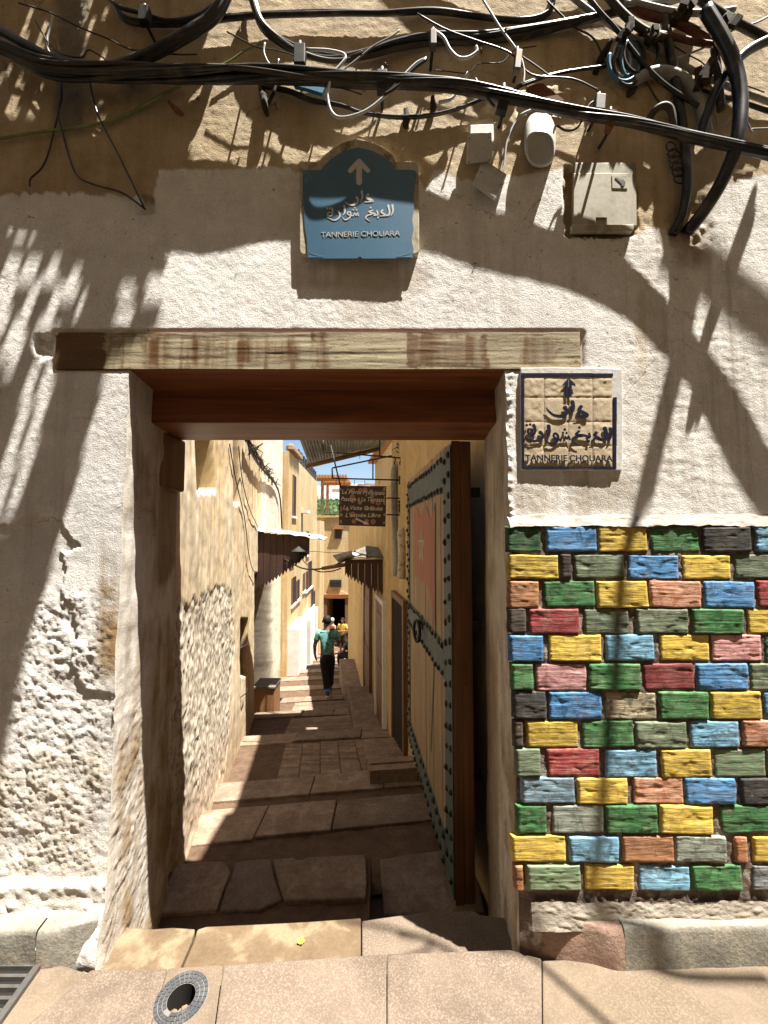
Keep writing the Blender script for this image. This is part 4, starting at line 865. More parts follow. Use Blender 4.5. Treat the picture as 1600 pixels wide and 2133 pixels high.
# ================================================================== ALLEY
LWP = [(2.12,-1.10),(2.3,-1.15),(7.3,-2.25),(13.0,-3.26)]
RWP = [(2.13,.58),(3.3,.404),(5.5,.08),(14.5,-1.26)]
def lwx(Y): return np.interp(Y, [p[0] for p in LWP], [p[1] for p in LWP])
def rwx(Y): return np.interp(Y, [p[0] for p in RWP], [p[1] for p in RWP])
EY = [1.62,2.36,3.21,3.91,5.74,7.55,9.25,10.8,12.4,14.0,15.7,17.4,19.2,21.0,23.2]
EZ = [0,-.30,-.52,-.72,-1.20,-1.68,-2.10,-2.42,-2.74,-3.06,-3.40,-3.74,-4.10,-4.46,-4.75]
ZS = [0,-.30] + [EZ[k-1]-.15 for k in range(2, len(EZ))]
def floor_z(Y):
    for k in range(1, len(EY)):
        if Y <= EY[k]:
            t = (Y-EY[k-1])/(EY[k]-EY[k-1]); return ZS[k]*(1-t)+EZ[k]*t
    return EZ[-1]
def side_hit(u, wall):
    a, _ = ray(u, 1111); lo, hi = (2.13, 13) if wall is lwx else (2.4, 14.5)
    f = lambda Y: wall(Y)/Y - a
    ys = np.linspace(lo, hi, 800); s = np.array([f(y) for y in ys]); i = np.where(np.sign(s[:-1]) != np.sign(s[1:]))[0]
    return float(ys[i[0]]) if len(i) else (lo if abs(s[0]) < abs(s[-1]) else hi)
# ---- steps
steps = None
def tread(k, xa0, xa1, xb0, xb1, z0, z1, y0, y1, mat, name, parent, th=.5, nx=40, ny=24, amp=.010, seed=0):
    """uneven tread surface with solid sides"""
    S, Tt = np.meshgrid(np.linspace(0,1,nx), np.linspace(0,1,ny), indexing='ij')
    x = (xa0*(1-S)+xa1*S)*(1-Tt) + (xb0*(1-S)+xb1*S)*Tt
    y = y0*(1-Tt)+y1*Tt + .13*(S-.5)*(xa1-xa0)*np.clip(1, 0, 1)
    z = z0*(1-Tt)+z1*Tt + amp*(np.abs(fbm(x*7, y*9, 4, seed))*1.4-.6)
    top = np.stack([x, y, z], -1)
    far = top[:, -1:, :].copy(); far[..., 2] -= th; P = np.concatenate([top, far], 1)
    return link(name, grid_mesh(name, P), mat, parent)
def nosing(k, splits_u, depth, mat, parent, seed, name='paving_slab', th=.10, raise_=.006):
    rnd = random.Random(seed); y1 = EY[k]; y0 = y1 - depth; xl, xr = float(lwx(max(y1, 2.13)))+.02, float(rwx(max(y1, 3.3)))+.05
    z1 = EZ[k]; slope = (EZ[k]-ZS[k])/(EY[k]-EY[k-1]); z0 = z1 - slope*depth
    if k <= 3: xr = .62
    cuts = [xl] + [ray(u, 1111)[0]*y1 for u in splits_u] + [xr]; cuts = sorted(cuts)
    xm = (xl+xr)/2
    for a, b in zip(cuts[:-1], cuts[1:]):
        a += .004; b -= .004; j = rnd.uniform(-.012, .012); j2 = rnd.uniform(-.012,.012); dd = rnd.uniform(-.03,.03); zz = rnd.uniform(-.004,.006)
        sk = lambda x, y: y + .13*(x - xm)
        q = [Vector((a, sk(a, y0+dd), z0+raise_+zz)), Vector((b, sk(b, y0+dd), z0+raise_+zz)), Vector((b, sk(b, y1+j), z1+raise_+zz)), Vector(((a+b)/2, sk((a+b)/2, y1+(j+j2)/2+rnd.uniform(-.008,.008)), z1+raise_+zz)), Vector((a, sk(a, y1+j2), z1+raise_+zz))]
        mb = MB(); mb.prism(q, (0,0,-th)); obj(name, mb, mat, parent, bevel=.008)
for k in range(1, len(EY)):
    y0, y1 = EY[k-1], EY[k]; xl0, xr0 = float(lwx(max(y0,2.13)))-.15, float(rwx(max(y0,3.3)))+.35; xl1, xr1 = float(lwx(max(y1,2.13)))-.15, float(rwx(max(y1,3.3)))+.35
    if k == 1: xr0 = xr1 = -.07
    t = tread(k, xl0, xr0, xl1, xr1, ZS[k]-.012, EZ[k]-.012, y0-.05, y1, M['rubble'], 'alley_steps' if k == 1 else 'rubble_infill', steps, seed=k, nx=60 if k < 4 else 30, ny=40 if k < 4 else 20, amp=.014 if k < 4 else .008)
    if k == 1: steps = t; steps['kind'] = 'structure'
tread(1, -.075, .95, -.075, .95, -.48, -.50, 1.60, 3.0, M['rubble'], 'rubble_infill', steps, seed=31, nx=40, ny=40, amp=.012)
S1 = lambda pts, z, nm='paving_slab': slab(pts, z, .16, M['stair'], nm, steps, .008)
S1([(366,1800),(420,1794),(468,1793),(481,1815),(476,1826),(462,1862),(452,1893),(330,1900),(345,1850)], -.292)
S1([(488,1797),(520,1790),(563,1788),(568,1812),(576,1840),(588,1872),(540,1893),(458,1896),(470,1850),(482,1830)], -.298)
S1([(569,1789),(612,1785),(618,1790),(632,1790),(640,1784),(762,1779),(764,1838),(762,1870),(592,1874),(580,1838)], -.290)
S1([(792,1789),(860,1778),(945,1768),(990,1790),(1010,1900),(800,1905)], -.455)
nosing(2, [573,706], .34, M['stair'], steps, 2); nosing(3, [480,663,800], .33, M['stair'], steps, 3); nosing(4, [629,755], .40, M['stair'], steps, 4)
nosing(5, [640,700], .42, M['stair'], steps, 5); nosing(6, [640,690,720], .42, M['stair'], steps, 6)
for k in range(7, len(EY)): nosing(k, [650, 680], .42, M['stair'], steps, k)
# bricks laid on edge in the fourth tread
y0, y1 = 4.0, 5.30; rows = 30; n = 0
for r in range(rows):
    yy = y0 + (r+.5)*(y1-y0)/rows
    for c in range(6):
        xa = -1.02 + c*.21 - .15*(yy-4.0); xm = xa + .10
        z = floor_z(yy) + .008 + random.uniform(-.006,.006)
        mb = MB(); mb.box((xm, yy + .13*(xm+.5), z-.03), (.206, (y1-y0)/rows*.80, .07), rz=random.uniform(-.02,.02)); obj('edge_brick', mb, M['stair'], steps)
for k, x0_, x1_, rr in ((5,-1.6,.0,16),(6,-1.9,-.3,12)):
    for r in range(rr):
        yy = EY[k-1] + .1 + (r+.5)*(EY[k]-EY[k-1]-.55)/rr; mb = MB(); z = floor_z(yy)+.004
        mb.box(((x0_+x1_)/2 - .1*(yy-EY[k]), yy, z-.02), (x1_-x0_, .06, .05), rz=.13); obj('edge_brick', mb, M['stair'], steps)
# raised brick kerb step and stone benches by the right wall
bn = thing('ribbed_step', 'low ribbed brick step beside the door at the alley right', 'step')
a = fl(775,1512,-.95); b = fl(845,1508,-.95)
for r in range(10):
    yy = 3.75 + r*.13; mb = MB(); mb.box((.08 - .10*(yy-3.75), yy+.02, floor_z(yy)+.05), (.42,.085,.16), rz=.12); obj('edge_brick', mb, M['stair'], bn)
def bench(label, Y0, Y1, w, h):
    mb = MB(); q = []
    for Y, s in ((Y0,0),(Y0,1),(Y1,1),(Y1,0)):
        q.append(Vector((float(rwx(Y)) + (.05 if s else -w), Y, floor_z(Y0)*.5+floor_z(Y1)*.5 + h)))
    mb.prism(q, (0,0,-.9)); tag(obj('stone_step', mb, M['stair'], bevel=.02), label, 'step', 'stone steps by the right wall')
bench('nearer raised stone step by the right alley wall', 6.1, 7.8, .42, .30); bench('farther raised stone step by the right alley wall', 8.6, 11.6, .42, .34)

# ---- left house wall
ltb = thing('left_house', 'weathered ochre house wall with niche lining the left of the alley', 'building')
yv = np.concatenate([np.linspace(2.10, 4.0, 150), np.linspace(4.0, 7.3, 170)[1:], np.linspace(7.3, 13.0, 130)[1:]]); zv = np.linspace(-3.2, 4.9, 420)
YY, ZZ = np.meshgrid(yv, zv, indexing='ij'); XX = lwx(YY)
dz = ZZ-EYE; yc = CP*YY+SP*dz; U = 800+FPX*XX/yc; V = 1066.5-FPX*(-SP*YY+CP*dz)/yc
n1 = fbm(YY*1.5, ZZ*1.5, 4, 81); n2 = fbm(YY*9, ZZ*9, 4, 82); n3 = np.abs(fbm(YY*24, ZZ*24, 3, 83)); nst = fbm(YY*9, ZZ*1.1, 4, 84)
wu = U + 10*n2 + 8*n1; wv = V + 16*n2 + 20*n1
rgh = inpoly(wu, wv, [(340,1300),(372,1245),(395,1262),(430,1235),(455,1222),(482,1235),(486,1330),(478,1420),(480,1500),(470,1620),(400,1760),(330,1900),(300,1500)]).astype(float)
D = .02*n1 + .006*n2 + rgh*(.020*n3*(.6+.8*np.clip(n1+.5,0,1)) + .014*np.abs(fbm(YY*9, ZZ*9, 3, 86)) - .014) + (1-rgh)*.002*n3
D += -.55*blobs(U, V, [(409,892,447,1022,2)])*(1-0) - .25*blobs(U, V, [(487,700,498,1050,2)]) - .55*blobs(U, V, [(531,1195,557,1800,1.5)]) - .10*blobs(U, V, [(501,1290,515,1408,2)])
D += .12*blobs(U, V, [(558,1195,572,1900,1.5)])
c1 = np.array([.60,.44,.23]); c2 = np.array([.70,.60,.43]); k = np.clip(.45+.9*nst+.5*n1, 0, 1)[..., None]; C = c1*(1-k)+c2*k
k = np.clip(.1+1.1*n2+.7*n1, 0, .75)[..., None]; C = C*(1-k) + np.array([.50,.43,.32])*k
k = np.clip(1.6*fbm(YY*14, ZZ*.9, 4, 87)-.1, 0, .6)[..., None]; C = C*(1-k) + np.array([.42,.30,.16])*k
k = (rgh*.8)[..., None]; C = C*(1-k) + np.array([.55,.49,.40])*k
k = (rgh*np.clip((.22-n3)*6, 0, 1)*.8)[..., None]; C = C*(1-k) + np.array([.13,.10,.07])*k
k = (smooth(540, 552, U))[..., None]*.8; C = C*(1-k) + np.array([.76,.69,.57])*k
k = (blobs(U, V, [(531,1195,557,1800,2),(487,700,498,1050,2)]))[..., None]*.85; C = C*(1-k) + np.array([.05,.035,.025])*k  # recessed doorway and slit coloured near black for the shade inside
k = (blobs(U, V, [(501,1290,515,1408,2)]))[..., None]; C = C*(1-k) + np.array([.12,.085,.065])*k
k = blobs(U, V, [(405,1020,450,1034,3)])[..., None]; C = C*(1-k) + np.array([.66,.62,.52])*k
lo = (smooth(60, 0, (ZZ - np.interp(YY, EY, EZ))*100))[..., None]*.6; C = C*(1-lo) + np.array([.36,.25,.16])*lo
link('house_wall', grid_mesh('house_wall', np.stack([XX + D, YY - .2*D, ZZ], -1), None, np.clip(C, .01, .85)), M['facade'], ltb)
mb = MB(); mb.prism([(-1.9,2.13,4.9),(-6,2.13,4.9),(-6,13,4.9),(-3.9,13,4.9)], (0,0,-8)); obj('house_body', mb, M['ochre'], ltb)
mb = MB(); mb.bbox((-6,12.9,-6),(-3.24,13.0,4.9)); obj('house_end', mb, M['ochre_far'], ltb)
# open dark shutter in the window recess
Yw = side_hit(508, lwx)
for zz_ in (-.5, .1):
    mb = MB(); mb.tube([(float(lwx(Yw))+.02, Yw-.18, zz_), (float(lwx(Yw))+.06, Yw, zz_), (float(lwx(Yw))+.02, Yw+.18, zz_)], .007, 6); obj('window_bar', mb, M['iron'], ltb)
# wires on the left wall
def lw_pt(u, v, off=.03):
    Y = side_hit(u, lwx); p = at(u, v, Y); return p + Vector((off, -.2*off, 0))
def alley_wire(label, pts, r, mat, off=.03):
    mb = MB(); mb.tube(catmull([lw_pt(u, v, off) for u, v in pts], 6), r, 6); tag(obj('wire', mb, M[mat]), label, 'wire')
alley_wire('thin wire sagging down the ochre house wall left of the awning', [(472,925),(486,1000),(505,1080),(512,1140),(520,1180),(530,1196)], .006, 'iron')
alley_wire('thin wire slanting from the slit window to the awning', [(492,930),(500,1000),(516,1060),(534,1098)], .006, 'iron')
alley_wire('black cable dropping beside the pale wall end above the awning', [(500,912),(520,955),(545,985),(568,1010),(578,1040),(582,1100)], .022, 'iron', .08)
vine = thing('dry_vine', 'dry twiggy vine clinging along the cable on the pale wall', 'plant')
mb = MB(); rnd = random.Random(5)
mb.tube(catmull([lw_pt(u, v, .1) for u, v in ((500,915),(522,945),(548,985),(566,1008))], 5), .018, 5); obj('stem', mb, M['vine'], vine)
for i in range(70):
    t = rnd.random(); u = 500 + 68*t; v = 915 + 93*t**.95; p = lw_pt(u, v, .08)
    mb = MB(); q = p + Vector((rnd.uniform(-.05,.15), rnd.uniform(-.2,.2), rnd.uniform(-.22,.14))); mb.tube([p, (p+q)/2 + Vector((0,0,rnd.uniform(-.04,.04))), q], [.012,.008,.004], 4); obj('twig', mb, M['vine'], vine)
# niche and recess tones are in the plaster colour; small plank box
bx = thing('wooden_crate', 'orange-brown wooden box standing in the shade of the left awning', 'box')
Yb_ = 7.75; zb_ = floor_z(Yb_); xb_ = at(557, 1400, Yb_).x
mb = MB(); mb.bbox((xb_-.19, Yb_-.2, zb_-.12), (xb_+.19, Yb_+.22, zb_+.56)); obj('box_body', mb, M['box'], bx, bevel=.01)
mb = MB(); mb.bbox((xb_-.205, Yb_-.22, zb_+.562), (xb_+.205, Yb_+.24, zb_+.60)); obj('box_lid', mb, M['cover_line'], bx, bevel=.008)
# ---- awnings
def awning(label, Y, x_wall, x_end, z_top, z_wall_bot, z_end_bot, depth, nb, roofmat, zslope):
    t = thing('awning', label, 'awning', 'wooden awnings over the alley')
    for i in range(nb):
        a, b = i/nb, (i+1)/nb
        xa, xb = x_wall + (x_end-x_wall)*a, x_wall + (x_end-x_wall)*b - (.006 if x_end > x_wall else -.006)
        f = lambda s: z_wall_bot + (z_end_bot - z_wall_bot)*(1-math.cos(s*math.pi/2))**.75
        top = z_top + zslope*(a+b)/2
        pts = [(xa, Y, top), (xb, Y, top)]
        m = 4; low = [(xb + (xa-xb)*j/m, Y, f(b + (a-b)*j/m) + (.035 if j % 2 else -.03)) for j in range(m+1)]
        mb = MB(); mb.prism(pts + low, (0,.03,0)); obj('board', mb, M['plank_dark'], t)
    s = 1 if x_end > x_wall else -1
    mb = MB(); n = 14
    P = np.zeros((n, 8, 3))
    for i in range(n):
        for j in range(8):
            a = i/(n-1)*1.12; y = Y-.06 + depth*j/7
            P[i, j] = (x_wall + (x_end-x_wall)*a, y, z_top + .03 + zslope*a + .012*math.sin(i*1.9) - .10*max(0, a-.85) + .02*math.sin(j*1.1))
    o = link('roof_sheet', grid_mesh('roof_sheet', P), roofmat, t); md = o.modifiers.new('s', 'SOLIDIFY'); md.thickness = .015
    mb = MB(); mb.box(((x_wall+x_end)/2, Y+.06, z_top+zslope*.5-.03), (abs(x_end-x_wall), .05, .06)); obj('rail', mb, M['plank_dark'], t)
    return t
Y1 = 7.25; p0 = at(530,1106,Y1); p1 = at(645,1130,Y1); p2 = at(530,1228,Y1); p3 = at(645,1152,Y1)
awning('dark plank awning with ragged edge and white sheet roof on the left', Y1, p0.x-.06, p1.x, p0.z, p2.z, p3.z-.02, 1.5, 9, M['tin_white'], p1.z-p0.z+.08)
Y2 = 6.1; q0 = at(812,1166,Y2); q1 = at(718,1168,Y2); q2 = at(812,1242,Y2); q3 = at(718,1196,Y2)
aw2 = awning('dark plank awning under bent tin sheets on the right wall', Y2, q0.x+.02, q1.x, q0.z, q2.z, q3.z, 1.2, 7, M['tin'], 0)
for i, (quad, mt) in enumerate(((((693,1158),(735,1148),(752,1160),(705,1172)), 'tin_white'), (((735,1150),(765,1138),(792,1142),(762,1156)), 'tin'), (((752,1158),(800,1140),(813,1148),(810,1160)), 'tin'))):
    mb = MB(); pts = [at(u, v, Y2 + (.0 if j in (0, 3) else .55)) for j, (u, v) in enumerate(quad)]; mb.prism(pts, (0,0,.012)); obj('roof_sheet', mb, M[mt], aw2)
# lantern and wires between the awnings
ln = thing('lantern', 'small dark lantern hanging on wires between the awnings', 'lantern'); c = at(622,1152,7.2)
mb = MB(); mb.lathe((c.x,c.y,c.z), [(.01,.12),(.13,.03),(.08,.0),(.08,-.02)], 10); obj('lantern_cap', mb, M['iron'], ln)
mb = MB(); mb.lathe((c.x,c.y,c.z), [(.07,-.021),(.06,-.10),(.02,-.17)], 8); obj('lantern_body', mb, M['iron'], ln)
def air_wire(label, pts, r=.008):
    mb = MB(); mb.tube(catmull([at(u, v, y) for u, v, y in pts], 6), r, 6); tag(obj('wire', mb, M['iron']), label, 'wire')
air_wire('black cable sagging from the left awning to the right awning', [(592,1164,7.25),(625,1182,7.1),(655,1186,6.9),(690,1180,6.6),(722,1166,6.2)], .014)
air_wire('lower black cable looping between the awnings', [(622,1156,7.2),(640,1176,7.1),(662,1190,6.9),(690,1190,6.7),(710,1184,6.4)], .010)
air_wire('thin straight wire crossing the alley at lantern height', [(560,1182,7.2),(600,1172,7.2),(640,1150,7.2),(690,1151,7.2),(730,1150,7.0)], .005)
mb = MB(); a, b = at(672,1184,6.7), at(722,1176,6.3); mb.tube([a, b], .03, 6); tag(obj('strip_light', mb, M['cable_red']), 'brown strip fitting fixed where the cables reach the right awning', 'fitting')

# ---- right house wall
rtb = thing('right_house', 'tall ochre house wall with doors lining the right of the alley', 'building')
yv = np.linspace(2.13, 14.5, 240); zv = np.linspace(-4.2, 5.3, 250); YY, ZZ = np.meshgrid(yv, zv, indexing='ij'); XX = rwx(YY)
n1 = fbm(YY*1.2, ZZ*1.2, 4, 91); n2 = fbm(YY*8, ZZ*8, 4, 92); nst = fbm(YY*5, ZZ*.7, 4, 94)
D = .02*n1 + .006*n2
k = np.clip(.45+.9*nst+.4*n1, 0, 1)[..., None]; C = np.array([.46,.32,.145])*(1-k) + np.array([.57,.44,.24])*k
k = np.clip(.9*n2+.5*n1, 0, .5)[..., None]; C = C*(1-k) + np.array([.36,.27,.16])*k
kp = (YY[:-1,:-1] < 5.25) | (ZZ[:-1,:-1] < 2.15)
link('house_wall', grid_mesh('house_wall', np.stack([XX - D, YY, ZZ], -1), kp, np.clip(C, .01, .85), flip=True), M['facade'], rtb)
mb = MB(); mb.prism([(.64,2.13,5.3),(4,2.13,5.3),(4,5.28,5.3),(.16,5.28,5.3)], (0,0,-9.3)); obj('house_body', mb, M['ochre_far'], rtb)
mb = MB(); mb.bbox((.54,1.58,3.96),(4,2.125,5.3)); obj('sun_shaped_storey', mb, M['ochre_far'], rtb)  # unseen block over the gate, added to shade the near steps
mb = MB(); mb.prism([(.15,5.285,2.17),(4,5.285,2.17),(4,14.5,2.17),(-1.225,14.5,2.17)], (0,0,-6.4)); obj('house_body', mb, M['ochre_far'], rtb)
mb = MB(); mb.prism([(1.0,5.29,3.95),(4,5.29,3.95),(4,14.4,3.95),(-.32,14.4,3.95)], (0,0,-1.778)); obj('sun_shaped_storey', mb, M['ochre_far'], rtb)  # set back so that sun reaches the alley floor
mb = MB(); mb.box((.30,10.2,4.01), (.5,8.4,.10), rz=.148); obj('roof_edge', mb, M['orange_wood'], rtb)
def rw_door(name, u0, u1, z0, z1, mat, frame, th=.05, leaf=True):
    Ya, Yb2 = side_hit(u1, rwx), side_hit(u0, rwx)
    def quadp(ya, yb, za, zb, off): return [Vector((float(rwx(y))-off, y, z)) for y, z in ((ya,za),(yb,za),(yb,zb),(ya,zb))]
    w = .07; fr = MB()
    mb = MB(); mb.hexa(quadp(Ya+w, Yb2-w, z0, z1-w, .0), quadp(Ya+w, Yb2-w, z0, z1-w, .035)); d = obj(name, mb, mat, rtb)
    for (ya, yb, za, zb) in ((Ya, Ya+w, z0, z1), (Yb2-w, Yb2, z0, z1), (Ya+w, Yb2-w, z1-w, z1)):
        mb = MB(); mb.hexa(quadp(ya, yb, za, zb, .0), quadp(ya, yb, za, zb, th)); obj('door_frame', mb, frame, d)
    if leaf:
        for f in (.15, .55):
            h = z1 - z0; mb = MB(); mb.hexa(quadp(Ya+w+.08, Yb2-w-.08, z0+h*f, z0+h*(f+.32), .036), quadp(Ya+w+.08, Yb2-w-.08, z0+h*f, z0+h*(f+.32), .048)); obj('door_panel', mb, mat, d, bevel=.006)
    return d
rw_door('door', 822, 849, -.98, .80, M['dark'], M['mahogany_z'], .05, False)  # near-black sheet in the frame stands for a shaded open doorway
rw_door('door', 788, 806, -1.35, .55, M['door_brown'], M['whitewash'], .06)
rw_door('door', 763, 776, -1.75, .55, M['door_brown'], M['door_brown'], .06)
# drain pipe, cloth bundle
pp_ = thing('drain_pipe', 'white plastic drain pipe running down the right alley wall', 'pipe'); Yp = side_hit(826, rwx)
mb = MB(); b0 = at(824, 985, Yp-.05); mb.tube(catmull([at(832,968,Yp), at(826,972,Yp-.04), at(821,988,Yp-.05), at(822,1060,Yp-.05), at(826,1200,Yp-.05)], 6), .045, 10); obj('pipe', mb, M['cable_grey'], pp_)
mb = MB(); P = [at(836,1100,4.55), at(838,1140,4.5), at(838,1175,4.5), at(836,1205,4.5)]; mb.tube(catmull(P, 5), [.02]+[.05+.003*math.sin(i*2) for i in range(14)]+[.045], 12); tag(obj('rolled_cloth', mb, M['cream']), 'rolled cream cloth hanging on the right alley wall by the door edge', 'cloth')
mb = MB(); mb.tube(catmull([at(812,1180,5.9), at(809,1260,5.8), at(813,1330,5.7), at(816,1395,5.6)], 5), .012, 6); tag(obj('wire', mb, M['iron']), 'thin dark cable hanging down beside the brown right doors', 'wire')

# ---- hanging sign and its iron frame
hs = thing('hanging_sign', 'hanging printed spice-bowl sign board with white French lettering', 'sign'); YS = 4.75
c00, c10, c11, c01 = at(707,1011,YS), at(805,1013,YS), at(803,1097,YS), at(706,1094,YS)
mb = MB(); mb.prism([c00, c10, c11, c01], (0,.02,0)); obj('board', mb, M['iron'], hs)
def spicemat():
    m, t, p = newmat('printed_spice_bowls'); v = coords(t, (13.5, 1, 13.5))
    vo = t.nodes.new('ShaderNodeTexVoronoi'); vo.feature = 'F1'; vo.inputs['Scale'].default_value = 1.0; vo.inputs['Randomness'].default_value = .35; t.links.new(v, vo.inputs['Vector'])
    cc = ramp(t, vo.outputs['Color'], [(.2, (.34,.06,.02)), (.5, (.40,.13,.03)), (.8, (.36,.22,.06))])
    ringc = ramp(t, vo.outputs['Distance'], [(.36, (0,0,0)), (.39, (1,1,1))]); c = mixc(t, ringc, cc, (.30,.23,.16))
    r2 = ramp(t, vo.outputs['Distance'], [(.46, (0,0,0)), (.49, (1,1,1))]); c = mixc(t, r2, c, (.05,.026,.018))
    t.links.new(c, p.inputs['Base Color']); p.inputs['Roughness'].default_value = .5; return m
M['spice'] = spicemat()
sh = lambda p: Vector((p.x, p.y-.003, p.z)); ctr = (c00+c11)/2
mb = MB(); mb.prism([sh(p + (ctr-p)*.03) for p in (c00, c10, c11, c01)], (0,.0028,0)); face_ = obj('printed_face', mb, M['spice'], hs)
z8 = lambda x, y: at(660 + x*.125, 920 + y*.125, YS-.006)
for body, xa, ya, xb, yb in (('La Porte Principale',418,868,1135,888),('Passage à La Terrasse',405,985,1132,1000),('La Visite Gratuite',440,1130,1098,1148),("L'entrée Libre",478,1255,1062,1258)):
    place_text(body, z8(xa, ya), z8(xb, yb), .050, M['letter_grey'], hs, .0, shear=.25, weight=.006)
mb = MB(); mb.prism([z8(x, y) for x, y in ((640,1275),(650,1300),(770,1350),(775,1375),(880,1385),(810,1320),(805,1340),(655,1268))], (0,-.001,0)); obj('arrow', mb, M['letter_grey'], hs)
fr = thing('sign_bracket', 'black iron scroll bracket holding the hanging sign from the right wall', 'bracket')
def bar(a, b, r=.011, nm='bar'):
    mb = MB(); mb.tube([z8b(*a), z8b(*b)], r, 4); obj(nm, mb, M['iron'], fr)
z8b = lambda x, y: at(660 + x*.125, 920 + y*.125, YS+.02)
for a, b in (((100,165),(1620,290)),((110,-60),(110,165)),((1050,-60),(1050,230)),((255,440),(980,290)),((980,290),(1250,235)),((255,440),(262,610)),((262,610),(1370,640)),((935,310),(935,620)),((230,60),(395,740)),((1165,940),(1440,945)),((1165,1215),(1440,1222)),((1435,940),(1436,1275))): bar(a, b)
for x in (130,450,720,970): bar((x,190),(x-4,290), .004, 'hook')
for x in (325,630,800,1050): bar((x,640),(x,715), .004, 'hook')
for x in (1300,1390): 
    mb = MB(); mb.tube(catmull([z8b(x,270), z8b(x+12,310), z8b(x-8,350), z8b(x,385)], 4), .008, 5); obj('hook', mb, M['iron'], fr)
mb = MB(); mb.tube(catmull([z8b(1540,840), z8b(1430,840), z8b(1405,890), z8b(1490,940), z8b(1520,1040), z8b(1500,1160), z8b(1440,1210), z8b(1385,1160), z8b(1385,1080), z8b(1400,1010)], 6), .016, 8); obj('scroll', mb, M['iron'], fr)
mb = MB(); p = z8b(1420,650); mb.lathe(p, [(.02,.06),(.045,.05),(.04,-.0),(.04,-.045),(.012,-.05),(.02,-.12),(.028,-.16),(.02,-.2)], 8); obj('finial', mb, M['iron'], fr)
mb = MB(); p = z8b(1385,1020); mb.lathe(p, [(.012,.03),(.028,.015),(.012,-.005),(.024,-.03),(.01,-.06)], 8); obj('finial', mb, M['iron'], fr)
# hanging dry vine top right of the alley
vn = thing('dry_creeper', 'dry creeper hanging from the tin roof by the right wall', 'plant'); rnd = random.Random(9)
mb = MB(); mb.tube(catmull([at(852,905,4.9), at(842,935,4.9), at(830,950,4.9)], 4), .012, 5); obj('stem', mb, M['vine'], vn)
for i in range(34):
    p = at(rnd.uniform(826,856), rnd.uniform(905,952), 4.9); q = p + Vector((rnd.uniform(-.07,.05), rnd.uniform(-.08,.08), rnd.uniform(-.14,.03))); mb = MB(); mb.tube([p, q], [.008,.003], 4); obj('twig', mb, M['vine'], vn)
# ---- corrugated tin roof over the alley
tr = thing('tin_roof', 'grey corrugated tin roof sheet jutting over the alley', 'roof')
A0, A1, A2, A3 = at(615,890,5.2), at(646,973,6.6), at(792,938,6.6), at(824,890,5.2)
n = 90; P = np.zeros((n, 6, 3))
for i in range(n):
    for j in range(6):
        s, t_ = i/(n-1), j/5; p = (A1*(1-s)+A2*s)*(1-t_) + (A0*(1-s)+A3*s)*t_; P[i, j] = (p.x, p.y, p.z + .010*math.sin(i*1.9))
o = link('tin_sheet', grid_mesh('tin_sheet', P), M['tin'], tr); md = o.modifiers.new('s', 'SOLIDIFY'); md.thickness = .006
mb = MB(); mb.tube([A1+Vector((0,-.35,-.05)), A2+Vector((0,-.35,-.05))], .04, 4); obj('batten', mb, M['mahogany_z'], tr)

# ================================================================== DOOR LEAF
lw_ = 1.66; zb0_, zt0_ = -.325, 1.992
ang = math.atan2(.36-.228, 1.67)
dl = thing('gate_door', 'open plank gate door with black studs and a painted red flag', 'door', loc=(.352,2.125,0), rz=ang)
npk = 13
for i in range(npk):
    a, b = i*lw_/npk + .0045, (i+1)*lw_/npk - .0045; mb = MB(); dx = random.uniform(-.0015,.0015)
    mb.bbox((0+dx, a, zb0_ + random.uniform(0,.006)), (.030, b, zt0_ - random.uniform(0,.006))); obj('plank', mb, M['plank'], dl, bevel=.0025)
mb = MB(); mb.bbox((.032,.01,zb0_+.02), (.044,lw_-.01,zt0_-.02)); obj('gap_dark_board', mb, M['dark'], dl)  # dark board added behind so the plank gaps read dark
def plate(name, pts, x0, th, mat): 
    mb = MB(); mb.prism([(x0, s, z) for s, z in pts], (-th,0,0)); return obj(name, mb, mat, dl)
def band(s0, s1, z0, z1): plate('painted_band', [(s0,z0),(s1,z0),(s1,z1),(s0,z1)], -.0022, .0035, M['band'])
band(.0, .165, zb0_+.01, zt0_-.02); band(1.535, 1.655, zb0_+.01, zt0_-.02)
band(.168, 1.532, 1.74, 1.945); band(.168, 1.532, .70, .90); band(.168, 1.532, -.30, -.12)
stud = MB(); stud.lathe((0,0,0), [(.018,.0),(.0165,-.006),(.011,-.012),(.003,-.015)], 9, 'X'); stud.sm = True; stud_me = stud.mesh('stud'); stud_me.materials.append(M['iron'])
def studs(pts):
    for s, z in pts:
        o = bpy.data.objects.new('stud', stud_me); COL.objects.link(o); o.parent = dl; o.location = (-.0055, s + random.uniform(-.005,.005), z + random.uniform(-.007,.007)); sc_ = random.uniform(.82,1.18); o.scale = (random.uniform(.7,1.15), sc_, sc_*random.uniform(.9,1.1))
zz = np.linspace(zb0_+.07, zt0_-.06, 21)
studs([(.035, z) for z in zz] + [(.125, z-.03) for z in zz[1:]] + [(1.565, z) for z in zz] + [(1.63, z+.04) for z in zz[:-1]])
ss = np.linspace(.21, 1.50, 15)
studs([(s, z) for s in ss for z in (1.925, 1.755, .88, .72)] + [(s, z) for s in ss for z in (-.14, -.28)])
plate('painted_flag', [(.42,.92),(.50,1.02),(.58,1.09),(.70,1.16),(.84,1.17),(.98,1.14),(1.12,1.17),(1.24,1.15),(1.26,1.40),(1.27,1.66),(1.15,1.715),(1.02,1.66),(.92,1.63),(.80,1.69),(.69,1.70),(.60,1.62),(.53,1.60),(.44,1.69),(.40,1.60)], -.0022, .0012, M['flag_red'])
